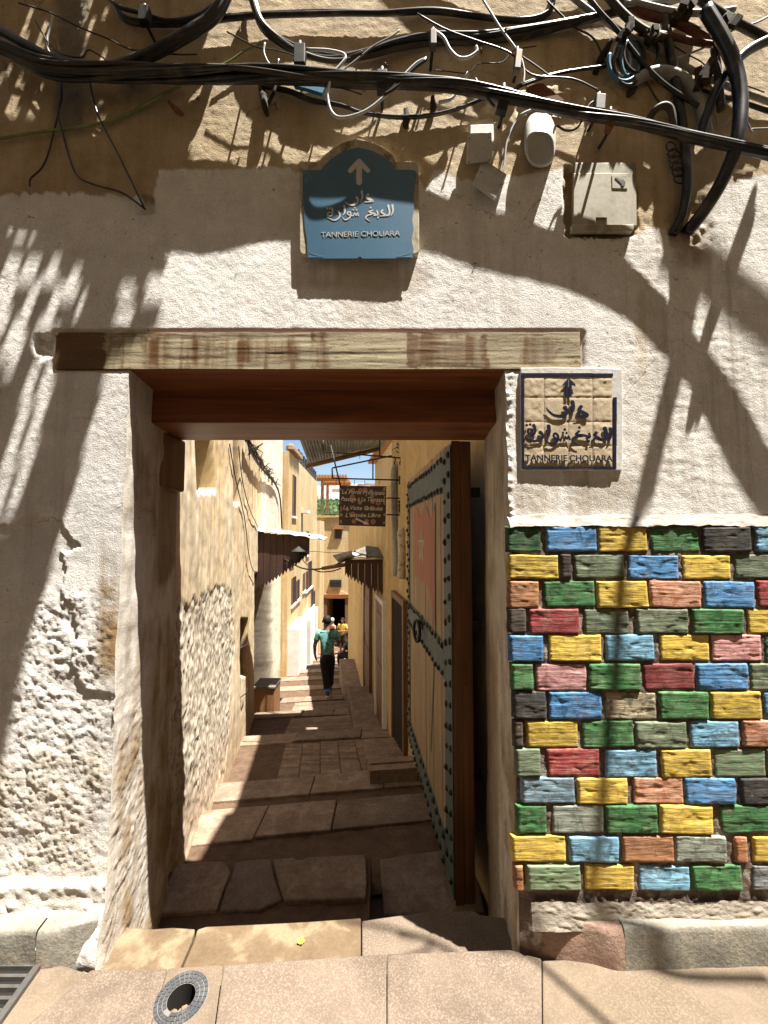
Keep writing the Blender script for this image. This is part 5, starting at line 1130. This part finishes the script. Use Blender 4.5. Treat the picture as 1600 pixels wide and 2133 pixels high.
mb = MB(); ce = (.92, 1.41); R_ = .13; pts = [(ce[0]+R_*math.sin(k*4*math.pi/5), ce[1]+R_*math.cos(k*4*math.pi/5)) for k in range(6)]
for a, b in zip(pts[:-1], pts[1:]): 
    d = Vector((b[0]-a[0], b[1]-a[1])).normalized()*.008; mb.prism([(-.0036-.0001*pts.index(a), a[0]-d.y, a[1]+d.x), (-.0036-.0001*pts.index(a), b[0]-d.y, b[1]+d.x), (-.0036-.0001*pts.index(a), b[0]+d.y, b[1]-d.x), (-.0036-.0001*pts.index(a), a[0]+d.y, a[1]-d.x)], (-.0008,0,0))
obj('star_emblem', mb, M['pale_green'], dl)
plate('painted_flagpole', [(.395,1.70),(.41,1.70),(.44,.92),(.60,.10),(.585,.10),(.42,.92)], -.0022, .0012, M['green_paint'])
kn = MB(); kn.lathe((-.004,.88,.86), [(.055,0),(.05,-.008),(.03,-.018),(.02,-.03)], 14, 'X'); obj('knocker_plate', kn, M['iron'], dl)
kn = MB(); kn.tube([(-.045-.012*math.sin(t), .88+.055*math.sin(t), .80+.075*math.cos(t)) for t in np.linspace(0, 2*math.pi, 28)], .011, 8); obj('knocker_ring', kn, M['iron'], dl)
mb = MB(); mb.bbox((.0465,-.005,zb0_-.01), (.105,.10,zt0_+.0)); obj('door_stile', mb, M['mahogany_z'], dl, bevel=.006)
mb = MB(); mb.bbox((.003,-.006,zb0_-.01), (.0455,-.0005,zt0_)); obj('door_edge', mb, M['mahogany_z'], dl)
mb = MB(); mb.bbox((.06,-.0075,.73), (.075,-.0052,.93)); obj('latch_slot', mb, M['rust'], dl)
for z in (.2, 1.0, 1.7):
    mb = MB(); mb.bbox((.105,.02,z), (.16,.08,z+.05)); obj('hinge', mb, M['iron'], dl)

# ================================================================== FAR HOUSES
lb = thing('far_left_house', 'sunlit ochre house with roof balustrade at the left far end', 'building')
xa, xb, xc = at(589,1111,13.02).x, at(600,1111,13.02).x, at(660,1111,21.0).x; zt = 4.15
mb = MB(); mb.prism([(xa-2,13.02,zt),(xb,13.02,zt),(xc,21,zt),(-9,21,zt)], (0,0,-9.5)); obj('house_wall', mb, M['ochre_far'], lb)
def lb_pt(s, z, off=0): 
    d = Vector((xc-xb, 21-13.02, 0)); n = Vector((d.y, -d.x, 0)).normalized(); return Vector((xb, 13.02, z)) + d*s + n*off
def lb_rect(nm, s0, s1, z0, z1, mat, th=.03, par=None):
    mb = MB(); mb.hexa([lb_pt(s0,z0,.002), lb_pt(s1,z0,.002), lb_pt(s1,z1,.002), lb_pt(s0,z1,.002)], [lb_pt(s0,z0,th), lb_pt(s1,z0,th), lb_pt(s1,z1,th), lb_pt(s0,z1,th)]); return obj(nm, mb, mat, par or lb)
for s0, s1, z0, z1 in ((.10,.17,2.1,3.5),(.06,.12,.55,.8),(.52,.60,.6,1.6),(.10,.20,-.9,.0),(.42,.47,-.8,-.1),(.52,.57,-.9,-.1),(.60,.75,-.9,.25),(.22,.30,-.9,-.2),(.74,.84,-1.9,-1.1),(.86,.93,-2.6,-1.3)):
    w = lb_rect('window', s0, s1, z0, z1, M['dark'], .02)
    lb_rect('window_frame', s0-.012, s0-.001, z0, z1, M['door_brown'], .04, w); lb_rect('window_sill', s0-.02, s1+.02, z0-.08, z0-.005, M['whitewash'], .06, w)
lb_rect('white_buttress', .02, .26, -4.6, -1.55, M['whitewash'], .35); lb_rect('white_buttress', .46, .62, -4.8, -1.75, M['whitewash'], .3); lb_rect('white_buttress', .70, .84, -4.9, -2.0, M['pale_far'], .25)
d_ = lb_rect('door', .265, .37, -4.2, -1.95, M['door_brown'], .05)
lb_rect('door_frame', .36, .45, -4.3, -1.85, M['whitewash'], .38)
for i in range(6): lb_rect('door_panel', .275, .36, -4.05+i*.36, -3.85+i*.36, M['dark'], .065, d_)
dd = lb_rect('door', .63, .69, -4.6, -2.3, M['dark'], .05)
for i in range(9):
    mb = MB(); p = lb_pt(.30+i*.085, zt+.25, -.1); mb.box(p, (.12,.12,.6)); obj('baluster', mb, M['cover'], lb)
mb = MB(); a, b = lb_pt(.30,zt+.5,-.1), lb_pt(.98,zt+.5,-.1); mb.tube([a,b], .06, 4); obj('rail', mb, M['cover'], lb)
mb = MB(); a, b = lb_pt(.30,zt+.15,-.1), lb_pt(.98,zt+.15,-.1); mb.tube([a,b], .05, 4); obj('rail', mb, M['cover'], lb)
mb = MB(); mb.box(lb_pt(.36,2.35,.12), (.5,.3,.12), rz=1.5); obj('spout', mb, M['whitewash'], lb)
mb = MB(); c = lb_pt(.15,zt+.05,0)
for i in range(7): 
    mb = MB(); mb.lathe(lb_pt(.02+i*.035, zt+.08-.0*i, .02), [(.16,0),(.14,.12),(.05,.2)], 7); obj('roof_tile', mb, M['clay'], lb)
fb = thing('end_house', 'ochre house with dark open doorway closing the far end of the alley', 'building'); YF = 22.6
fx = lambda u: at(u,1111,YF).x
fz = lambda v: at(700,v,YF).z
dx0, dx1, dzt = fx(681), fx(721), fz(1247)
mb = MB(); mb.bbox((-7,YF,-7),(dx0,YF+5,fz(1078))); obj('house_wall', mb, M['ochre_far'], fb)
mb = MB(); mb.bbox((dx1,YF,-7),(5,YF+5,fz(1078))); obj('house_wall', mb, M['ochre_far'], fb)
mb = MB(); mb.bbox((dx0+.001,YF+.001,dzt),(dx1-.001,YF+5,fz(1078)-.001)); obj('house_wall', mb, M['ochre_far'], fb)
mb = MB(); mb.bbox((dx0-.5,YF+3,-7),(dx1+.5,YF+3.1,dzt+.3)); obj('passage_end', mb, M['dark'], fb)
for a, b in ((dx0-.12, dx0+.03), (dx1-.03, dx1+.12)):
    mb = MB(); mb.bbox((a,YF-.08,-4.9),(b,YF-.003,dzt+.1)); obj('door_frame', mb, M['mahogany_z'], fb)
mb = MB(); mb.bbox((dx0-.3,YF-.14,dzt+.05),(dx1+.3,YF-.004,dzt+.24)); obj('door_lintel', mb, M['mahogany'], fb)
mb = MB(); mb.prism([(fx(676),YF-.06,fz(1243)),(fx(729),YF-.06,fz(1243)),(fx(727),YF-.06,fz(1238)),(fx(715),YF-.06,fz(1232)),(fx(702),YF-.06,fz(1229)),(fx(690),YF-.06,fz(1232)),(fx(677),YF-.06,fz(1238))], (0,.055,0)); obj('door_arch', mb, M['ochre_far'], fb)
mtr = MB(); mtr.bbox((fx(688),YF-.12,fz(1222)),(fx(712),YF-.003,fz(1207))); m_ = obj('meter_board', mtr, M['cover'], fb)
for i in range(4):
    for j in range(2):
        mb = MB(); u0 = 689+i*6; v0 = 1208+j*7; mb.bbox((fx(u0),YF-.15,fz(v0+5.5)),(fx(u0+4.6),YF-.122,fz(v0))); obj('meter', mb, M['iron'], m_)
# bay that juts from the end house
by = MB(); by.bbox((fx(660),YF-1.6,-7),(fx(676),YF-.002,fz(1086))); obj('bay_wall', by, M['ochre_far'], fb)
wn = MB(); wn.bbox((fx(697),YF-.02,fz(1122)),(fx(712),YF-.003,fz(1103))); w_ = obj('window', wn, M['dark'], fb)
for i in range(4): 
    mb = MB(); x = fx(698.5+i*4); mb.bbox((x-.02,YF-.06,fz(1122)),(x+.02,YF-.021,fz(1103))); obj('window_bar', mb, M['steel'], w_)
mb = MB(); mb.bbox((fx(694),YF-.18,fz(1102)),(fx(716),YF-.003,fz(1098))); obj('window_hood', mb, M['orange_wood'], w_)
pb = MB(); pb.bbox((-7,YF-.12,fz(1078)+.002),(5,YF+.1,fz(1074))); obj('parapet', pb, M['ochre_far'], fb)
# roof terrace: pergola and railing
pg = thing('pergola', 'orange timber pergola on the roof terrace at the far end', 'pergola'); YP = 24.0; zf = fz(1076)
px_ = lambda u: at(u,1111,YP).x
pz_ = lambda v: at(690,v,YP).z
for u in (671, 716):
    for y in (YP, YP+2.2): 
        mb = MB(); mb.bbox((px_(u)-.08,y-.08,zf-.2),(px_(u)+.08,y+.08,pz_(1002))); obj('post', mb, M['orange_wood'], pg)
for y in (YP, YP+2.2):
    mb = MB(); mb.bbox((px_(659),y-.06,pz_(1002)),(px_(724),y+.06,pz_(996))); obj('beam', mb, M['orange_wood'], pg)
for i in range(11):
    x = px_(661+i*6); mb = MB(); mb.bbox((x-.05,YP-.5,pz_(996)+.002),(x+.05,YP+2.8,pz_(991))); obj('rafter', mb, M['orange_wood'], pg)
rl = thing('terrace_railing', 'thin dark green iron railing along the far roof terrace', 'railing')
for i in range(22):
    x = px_(662+i*2.1); mb = MB(); mb.bbox((x-.012,YP-.5,zf-.1),(x+.012,YP-.476,pz_(1044))); obj('bar', mb, M['green_paint'], rl)
for v in (1044, 1070):
    mb = MB(); mb.bbox((px_(660),YP-.51,pz_(v)-.03),(px_(708),YP-.47,pz_(v)+.03)); obj('rail', mb, M['green_paint'], rl)
# far ground, trees, town
gy = np.concatenate([np.linspace(24,60,20), np.linspace(70,900,50)]); gx = np.linspace(-500,500,60); GX, GY = np.meshgrid(gx, gy, indexing='ij')
hz = -6 + 30*smooth(40, 280, GY) + 14*smooth(280, 900, GY) + 2*fbm(GX/60, GY/60, 3)
link('ground', grid_mesh('ground', np.stack([GX, GY, hz], -1)), surf('far_hill_earth', (.20,.16,.10), (.30,.25,.17), .05, .95, bs=0), kind='structure')
mb = MB(); mb.bbox((-12,1.45,-9),(12,40,-6.2)); obj('ground', mb, M['soil'], kind='structure')
rnd = random.Random(3); vs = []; fs = []
def add_tree(mbt, c, r, n):
    for i in range(n):
        d = Vector((rnd.gauss(0,1), rnd.gauss(0,1), rnd.gauss(0,.8))).normalized()*r*rnd.random()**.4; p = c + d; s = r*.16*rnd.uniform(.6,1.3)
        a = Vector((rnd.gauss(0,1), rnd.gauss(0,1), rnd.gauss(0,1))).normalized()*s; b = a.orthogonal().normalized()*s
        mbt.add([p-a, p+b, p+a, p-b], [(0,1,2,3)])
for i, u in enumerate((662, 676, 690, 704, 716)):
    t = thing('tree', ['leafy tree behind the railing, leftmost', 'leafy tree behind the railing, second from the left', 'leafy tree behind the middle of the railing', 'leafy tree just left of the hanging sign edge beyond the railing', 'leafy tree hidden mostly behind the hanging sign'][i], 'tree', 'trees beyond the terrace')
    c = at(u, 1070 + (i % 2)*6, 33 + (i*7 % 5)); mb = MB(); add_tree(mb, c, 1.35, 420); obj('crown', mb, M['leaf'], t)
    mb = MB(); mb.tube([c, c - Vector((0.1,0,3)), c - Vector((0,0,9))], [.08,.16,.22], 7); obj('trunk', mb, M['vine'], t)
town = [MB(), MB(), MB()]
for i in range(220):
    Y = rnd.uniform(110, 330); x = at(rnd.uniform(600, 800), 1111, Y).x; w, h = rnd.uniform(5,11), rnd.uniform(4,10); z = float(-6 + 30*smooth(40,280,np.array(Y)) + 14*smooth(280,900,np.array(Y)))
    town[min(2, int(rnd.random()*2.6))].box((x, Y, z + h/2 - 3), (w, rnd.uniform(6,10), h+4), rz=rnd.uniform(-.3,.3))
for m_, mt in zip(town, ('pale_far', 'whitewash', 'clay')): 
    o = obj('far_town', m_, M[mt]); o['kind'] = 'stuff'; o['label'] = {'pale_far': 'far-off cream houses of the town on the hill', 'whitewash': 'far-off white houses of the town on the hill', 'clay': 'far-off reddish houses of the town on the hill'}[mt]; o['category'] = 'town'
# ================================================================== PEOPLE
def skinmesh(name, joints, edges, mat, parent, root=0, sub=2):
    """joints: list of (pos, rx, ry)"""
    me = bpy.data.meshes.new(name); me.from_pydata([j[0] for j in joints], edges, [])
    o = bpy.data.objects.new(name, me); COL.objects.link(o); o.parent = parent
    m = o.modifiers.new('skin', 'SKIN'); m.use_smooth_shade = True
    for i, j in enumerate(joints):
        s = me.skin_vertices[0].data[i]; s.radius = (j[1], j[2]); s.use_root = (i == root)
    o.modifiers.new('sub', 'SUBSURF').levels = sub; o.modifiers['sub'].render_levels = sub
    dg = bpy.context.evaluated_depsgraph_get(); dg.update(); me2 = bpy.data.meshes.new_from_object(o.evaluated_get(dg)); o.modifiers.clear(); o.data = me2
    bpy.data.meshes.remove(me); me2.materials.clear(); me2.materials.append(mat); me2.shade_smooth(); return o
def person(label, loc, rz, height, P, cols, pack=False, hat=None, bare=False, shorts=False, shoes='sole', socks=None, group=None):
    t = thing('person', label, 'person', group, loc=loc, rz=rz); t.scale = (height/1.72,)*3
    V3 = lambda k: Vector(P[k])
    order = ['pelvis','belly','chest','neckb','neck','headb','head','crown','shL','elL','wrL','haL','shR','elR','wrR','haR','hipL','knL','anL','toL','hipR','knR','anR','toR']
    rad = dict(pelvis=(.13,.10), belly=(.125,.095), chest=(.15,.105), neckb=(.085,.075), neck=(.055,.058), headb=(.066,.075), head=(.078,.095), crown=(.05,.06), shL=(.062,.062), elL=(.043,.043), wrL=(.028,.03), haL=(.034,.02), hipL=(.09,.09), knL=(.06,.06), anL=(.04,.045), toL=(.042,.028))
    for k in list(rad):
        if k.endswith('L'): rad[k[:-1]+'R'] = rad[k]
    idx = {k: i for i, k in enumerate(order)}; J = [(tuple(V3(k)),) + rad[k] for k in order]
    E = [('pelvis','belly'),('belly','chest'),('chest','neckb'),('neckb','neck'),('neck','headb'),('headb','head'),('head','crown')]
    for s in 'LR': E += [('chest','sh'+s),('sh'+s,'el'+s),('el'+s,'wr'+s),('wr'+s,'ha'+s),('pelvis','hip'+s),('hip'+s,'kn'+s),('kn'+s,'an'+s),('an'+s,'to'+s)]
    E = [(idx[a], idx[b]) for a, b in E]
    # fingers and thumb
    for s in 'LR':
        h, w = V3('ha'+s), V3('wr'+s); d = (h-w).normalized(); side = d.cross(Vector((1,0,0))).normalized(); sg = -1 if s == 'L' else 1
        for q, (off, ln) in enumerate(((-.028,.062),(-.010,.075),(.009,.07),(.027,.055))):
            i0 = len(J); J.append((tuple(h + side*off + d*.03), .010, .010)); J.append((tuple(h + side*off*1.1 + d*(.03+ln) + Vector((-sg*.015,0,0))), .008, .008)); E += [(idx['ha'+s], i0), (i0, i0+1)]
        i0 = len(J); J.append((tuple(h - side*.045 - d*.005), .011, .011)); J.append((tuple(h - side*.06 + d*.035), .009, .009)); E += [(idx['ha'+s], i0), (i0, i0+1)]
    # nose
    fwd = Vector(P.get('face', (0,1,0))).normalized(); i0 = len(J); J.append((tuple(V3('head')*.55 + V3('headb')*.45 + fwd*.105), .014, .016)); E.append((idx['head'], i0))
    body = skinmesh('body', J, E, M[cols['skin']], t)
    def cloth(name, keys, edges, extra, mat, sc=1.0):
        ii = {k: i for i, k in enumerate(keys)}; JJ = []
        for k in keys:
            p = V3(k) if k in P else extra[k][0]; r = rad.get(k) if k in P else extra[k][1]
            JJ.append((tuple(p), r[0]*sc+.014, r[1]*sc+.014))
        return skinmesh(name, JJ, [(ii[a], ii[b]) for a, b in edges], M[mat], t)
    if not bare:
        ex = {'slL': (V3('shL').lerp(V3('elL'), .75), (.05,.05)), 'slR': (V3('shR').lerp(V3('elR'), .75), (.05,.05)), 'hem': (V3('pelvis') + Vector((0,0,-.07)), (.145,.115))}
        cloth('shirt', ['hem','belly','chest','neckb','shL','slL','shR','slR'], [('hem','belly'),('belly','chest'),('chest','neckb'),('chest','shL'),('shL','slL'),('chest','shR'),('shR','slR')], ex, cols['shirt'], 1.08)
    ex = {'waist': (V3('pelvis') + Vector((0,0,.05)), (.13,.10)), 'loL': (V3('hipL').lerp(V3('knL'), .95) if shorts else V3('knL').lerp(V3('anL'), .82), (.08,.08) if shorts else (.052,.055)), 'loR': (V3('hipR').lerp(V3('knR'), .95) if shorts else V3('knR').lerp(V3('anR'), .82), (.08,.08) if shorts else (.052,.055))}
    ks = ['waist','pelvis','hipL','hipR'] + ([] if shorts else ['knL','knR']) + ['loL','loR']
    es = [('waist','pelvis'),('pelvis','hipL'),('pelvis','hipR')] + ([('hipL','loL'),('hipR','loR')] if shorts else [('hipL','knL'),('knL','loL'),('hipR','knR'),('knR','loR')])
    cloth('trousers' if not shorts else 'shorts', ks, es, ex, cols['legs'], 1.14)
    hb = V3('head') - fwd*.018 + Vector((0,0,.035)); mb = MB(); prof = [(.004,.10),(.05,.09),(.08,.06),(.092,.02),(.09,-.03),(.075,-.07),(.05,-.085)]
    mb.lathe(hb, prof, 14); mb.sm = True; obj('hair' if not hat else 'cap', mb, M[hat or 'hair'], t)
    if hat:
        mb = MB(); mb.box(hb + fwd*.13 + Vector((0,0,.015)), (.12,.11,.012)); obj('cap_brim', mb, M[hat], t, bevel=.005)
    hc = V3('head'); rt = fwd.cross(Vector((0,0,1)))
    for sg in (-1, 1):
        mb = MB(); mb.lathe(hc + rt*sg*.095 - fwd*.005, [(.005,-.03),(.014,-.015),(.016,.01),(.006,.03)], 7); mb.sm = True; obj('ear', mb, M[cols['skin']], t)
        mb = MB(); mb.lathe(hc + rt*sg*.035 + fwd*.088, [(.003,-.008),(.009,0),(.003,.008)], 6); obj('eye', mb, M['hair'], t)
    mb = MB(); mb.box(V3('headb')*.7 + V3('head')*.3 + fwd*.088, (.045,.01,.01)); obj('mouth', mb, M['cable_red'], t)
    for s in 'LR':
        a, b = V3('an'+s), V3('to'+s); d = (b-a); d.z = 0; d = d.normalized()
        mb = MB(); base = min(b.z, a.z-.04) - .03
        mb.tube(catmull([a - d*.05 + Vector((0,0,base-a.z+.045)), a + Vector((0,0,base-a.z+.05)), b + Vector((0,0,base-b.z+.045)), b + d*.06 + Vector((0,0,base-b.z+.035))], 4), [.03]+[.046]*11+[.03], 10); obj('shoe', mb, M[shoes], t)
        if socks: mb = MB(); mb.tube([a + (V3('kn'+s)-a)*.02, a + (V3('kn'+s)-a)*.24], [.05,.052], 10); obj('sock', mb, M[socks], t)
    if pack:
        mb = MB(); c = V3('chest').lerp(V3('belly'), .35) - fwd*.20
        mb.box(c, (.30,.15,.46)); o = obj('backpack', mb, M['backpack'], t, bevel=.06)
        for sg in (-1, 1):
            mb = MB(); mb.tube(catmull([c + rt*sg*.10 + Vector((0,0,.2)), V3('neckb') + rt*sg*.10 + Vector((0,0,.02)), V3('chest') + rt*sg*.13 + fwd*.12, V3('belly') + rt*sg*.15 + fwd*.02], 5), .018, 6); obj('strap', mb, M['backpack'], o)
    return t
base = dict(pelvis=(0,0,.93), belly=(0,.01,1.10), chest=(0,.015,1.30), neckb=(0,.0,1.42), neck=(0,.01,1.48), headb=(0,.03,1.55), head=(0,.03,1.62), crown=(0,.02,1.70),
  shL=(-.185,.0,1.385), elL=(-.245,-.03,1.12), wrL=(-.235,.05,.89), haL=(-.225,.075,.81), shR=(.185,.0,1.385), elR=(.245,-.03,1.12), wrR=(.235,.05,.89), haR=(.225,.075,.81),
  hipL=(-.09,0,.90), knL=(-.095,.03,.50), anL=(-.095,-.02,.09), toL=(-.10,.12,.035), hipR=(.09,0,.90), knR=(.095,.03,.50), anR=(.095,-.02,.09), toR=(.10,.12,.035))
def pose(**k): d = dict(base); d.update(k); return d
YM = 9.15; pm = at(681,1451,YM)
person('man in cyan shirt and dark trousers walking down the alley, seen from behind', (pm.x, YM, floor_z(YM)+.002), .12, 1.74,
  pose(elL=(-.27,-.02,1.12), wrL=(-.27,.09,.90), haL=(-.255,.12,.83), elR=(.25,.02,1.14), wrR=(.19,.22,1.08), haR=(.15,.29,1.08), hipL=(-.085,0,.90), knL=(-.04,.02,.49), anL=(.02,-.16,.13), toL=(.03,-.04,.03), knR=(.08,.16,.52), anR=(.06,.10,.10), toR=(.06,.24,.06), head=(-.01,.035,1.62)),
  dict(skin='skin', shirt='shirt_cyan', legs='trouser'), pack=False, socks='sock')
YQ = 19.0; q = at(694,1111,YQ)
person('bare-chested man in pale cap standing in front of the far doorway', (q.x, YQ, floor_z(YQ)), 2.4, 1.68, pose(elL=(-.23,.05,1.13), wrL=(-.1,.2,1.12), haL=(-.03,.24,1.12), elR=(.24,.06,1.14), wrR=(.1,.22,1.06), haR=(.02,.26,1.06)), dict(skin='skin2', legs='trouser'), hat='cap', bare=True, shorts=True, shoes='hair')
YQ = 20.3; q = at(715,1111,YQ)
person('person in yellow shirt and dark shorts standing at the far doorway', (q.x, YQ, floor_z(YQ)), 2.9, 1.72, pose(elL=(-.24,.05,1.13), wrL=(-.08,.2,1.14), haL=(.0,.24,1.15), elR=(.25,.04,1.13), wrR=(.1,.2,1.10), haR=(.02,.24,1.10)), dict(skin='skin', shirt='shirt_yellow', legs='trouser'), shorts=True, shoes='hair')
YQ = 14.9; q = at(720,1391,YQ)
person('person in dark clothes and white shoes sitting at the corner of the right wall', (q.x, YQ, floor_z(YQ)), 1.2, 1.68, pose(pelvis=(0,-.25,.48), belly=(0,-.22,.64), chest=(0,-.16,.84), neckb=(0,-.14,.96), neck=(0,-.12,1.02), headb=(0,-.10,1.09), head=(0,-.09,1.16), crown=(0,-.10,1.24), shL=(-.185,-.16,.93), elL=(-.24,-.02,.68), wrL=(-.14,.15,.56), haL=(-.10,.22,.54), shR=(.185,-.16,.93), elR=(.24,-.02,.68), wrR=(.14,.15,.56), haR=(.10,.22,.54),
   hipL=(-.09,-.2,.46), knL=(-.12,.22,.50), anL=(-.12,.20,.09), toL=(-.12,.33,.035), hipR=(.09,-.2,.46), knR=(.12,.22,.50), anR=(.12,.20,.09), toR=(.12,.33,.035)), dict(skin='skin', shirt='shirt_dark', legs='trouser'))
mb = MB(); zf_ = floor_z(YQ); mb.bbox((q.x+.12,YQ-.25,zf_-.2),(q.x+.6,YQ+.3,zf_+.36)); tag(obj('stone_bench', mb, M['stair'], bevel=.03), 'low stone bench under the seated person at the right corner', 'bench')
YQ = 22.2; q = at(687,1111,YQ)
person('person in dark clothes standing in the shade of the far doorway', (q.x, YQ, floor_z(YQ)), 3.1, 1.74, pose(), dict(skin='skin', shirt='shirt_dark', legs='trouser'), shoes='hair')

# ================================================================== OVERHEAD: unseen reed mat and cables added to cast shade
ZC = 4.42
DARK = [(-500,-500),(470,-500),(448,0),(402,172),(398,345),(360,470),(345,560),(330,690),(222,770),(196,860),(170,960),(120,1130),(60,1340),(14,1560),(-40,1750),(-60,2300),(-500,2300)]
LIT = [(66,19,48,82,7,11),(99,32,80,104,7,14),(195,-60,178,32,30,10),(225,10,222,36,6,10),(198,37,182,85,6,10),(220,95,210,132,5,7),(45,160,20,252,6,24),(88,165,70,243,8,16),(127,72,122,120,9,8),(207,170,200,190,9,6),(220,190,216,214,8,10),
 (212,242,188,325,14,20),(250,240,224,368,18,14),(268,170,250,215,10,12),(367,240,326,400,10,36),(312,440,300,482,22,24),(37,428,37,455,14,16),(22,470,20,488,10,10),(45,478,44,494,10,10),(68,480,66,504,6,8),
 (30,540,-10,640,26,22),(72,536,52,588,22,30),(118,540,98,590,18,30),(160,548,142,628,12,26),(32,580,-8,700,16,22),(80,592,10,760,14,40),(128,600,84,705,16,34),(268,592,262,632,26,30),(262,640,252,692,24,36),(175,620,160,660,14,10),(335,580,322,634,44,40),
 (105,770,28,1060,22,20),(76,765,-20,1100,16,24),(56,700,20,780,14,18),(110,690,92,740,22,20),(20,140,0,168,8,8),(-5,35,-12,60,8,8)]
mat_col = thing('reed_shade_caster', 'unseen ragged reed mat cut to cast streaked shade on the gateway wall', 'shade mat')  # outline and slots traced from the shade wanted on the wall
dxr, dyr = .019, .0065; mb = MB(); cols_x = np.arange(-2.2, 1.5, dxr); rows_y = np.arange(.80, 1.50, dyr)
CX, CY = np.meshgrid(cols_x, rows_y, indexing='ij')
kk = SUN.y; Zf = (ZC*kk - 1.495 + CY) / (kk + .017); Zf = ZC - (1.495 + .017*Zf - CY)/kk
Xf = CX + SUN.x*(ZC - Zf); Yf_ = 1.495+.017*Zf; dz = Zf-EYE; yc = CP*Yf_+SP*dz; U = 800+FPX*Xf/yc; V = 1066.5-FPX*(-SP*Yf_+CP*dz)/yc
dark = inpoly(U, V, DARK)
for u0, v0, u1, v1, w0, w1 in LIT:
    t = (V-v0)/(v1-v0); uc = u0+(u1-u0)*t; w = (w0+(w1-w0)*t)*.5*np.where((t > 0) & (t < 1), 1, 0)*1.15
    dark &= ~(np.abs(U-uc) < w)
for i in range(len(cols_x)):
    j = 0
    while j < len(rows_y):
        if dark[i, j]:
            e = j
            while e+1 < len(rows_y) and dark[i, e+1]: e += 1
            zz = ZC + .0008*(i % 3); mb.bbox((cols_x[i]-dxr/2*1.0, rows_y[j]-dyr/2, zz), (cols_x[i]+dxr/2*1.04, rows_y[e]+dyr/2, zz+.006)); j = e+1
        else: j += 1
o = obj('reeds', mb, M['reed'], mat_col); o['kind'] = 'stuff'
def sky_path(px, zc):
    """points above the frame whose shade falls on these places"""
    out = []
    for p in px:
        k = zc - p.z; out.append(Vector((p.x - SUN.x*k, p.y - SUN.y*k, zc)))
    return out
def over_cable(label, pts, r, zc):  # cables out of view, bent to drop shade at given points
    mb = MB(); mb.tube(catmull(sky_path(pts, zc), 6), r, 8); tag(obj('shade_cable', mb, M['cable']), label, 'cable', 'unseen cables added above the gateway to cast shade')
over_cable('unseen overhead cable placed to cast shade across the painted bricks', [fw(1352,1000,.0), fw(1330,1070,.01), fw(1318,1110,.05), fw(1300,1300,.05), fw(1282,1500,.05), fw(1262,1700,.05), fw(1252,1870,.05), fl(1335,1930,.2), fl(1345,2010,.07), fl(1430,2035,.07), fl(1600,2040,.07)], .017, 4.6)
over_cable('unseen overhead cable placed to cast shade over the front paving', [fl(830,1945,.0), fl(900,1958,0), fl(1000,1985,.05), fl(1100,1990,.078), fl(1200,2070,.078), fl(1290,2150,.078)], .011, 4.5)
over_cable('unseen overhead cable placed to cast shade at the right of the threshold', [fl(700,1915,.0), fl(800,1930,0), fl(900,1965,0), fl(800,1992,.05)], .009, 4.7)
over_cable('thick unseen overhead cable placed to cast shade down beside the tile plaque', [fw(1452,540,.0), fw(1432,640,0), fw(1418,720,0), fw(1392,830,0), fw(1362,950,0), fw(1338,1062,0)], .034, 4.5)
over_cable('unseen overhead cable placed to cast shade across the far right plaster', [fw(1390,500,.0), fw(1470,560,0), fw(1560,640,0), fw(1680,740,0)], .022, 4.4)
def over_bundle(label, a, b, c, off, r, n=5):  # bundles added out of view for broader shadows on the wall
    t = thing('shade_bundle', label, 'cables', 'unseen cables added above the gateway to cast shade'); rnd = random.Random(int(a[0]))
    for k in range(n):
        d = [Vector((rnd.uniform(-1,1), rnd.uniform(-1,1), rnd.uniform(-1,1)))*r*1.3 for _ in range(3)]
        mb = MB(); mb.tube(catmull([fw(*a, off[0])+d[0], fw(*b, off[1])+d[1], fw(*c, off[2])+d[2]], 8), r, 8); obj('cable', mb, M['cable'], t)
over_bundle('unseen sagging cable bundle added above the frame for shade at centre right', (820,-170), (1050,-70), (1330,-160), (.03,.045,.05), .009, 3)
over_bundle('unseen cable bundle added above the frame for shade at the right', (1780,-150), (1700,60), (1660,260), (.17,.18,.17), .014, 3)

op = thing('opposite_house', 'plain ochre house front across the lane behind the viewer', 'building')
mb = MB(); mb.bbox((-9,-2.2,-.4),(9,-1.3,13.0)); obj('house_wall', mb, M['ochre'], op)
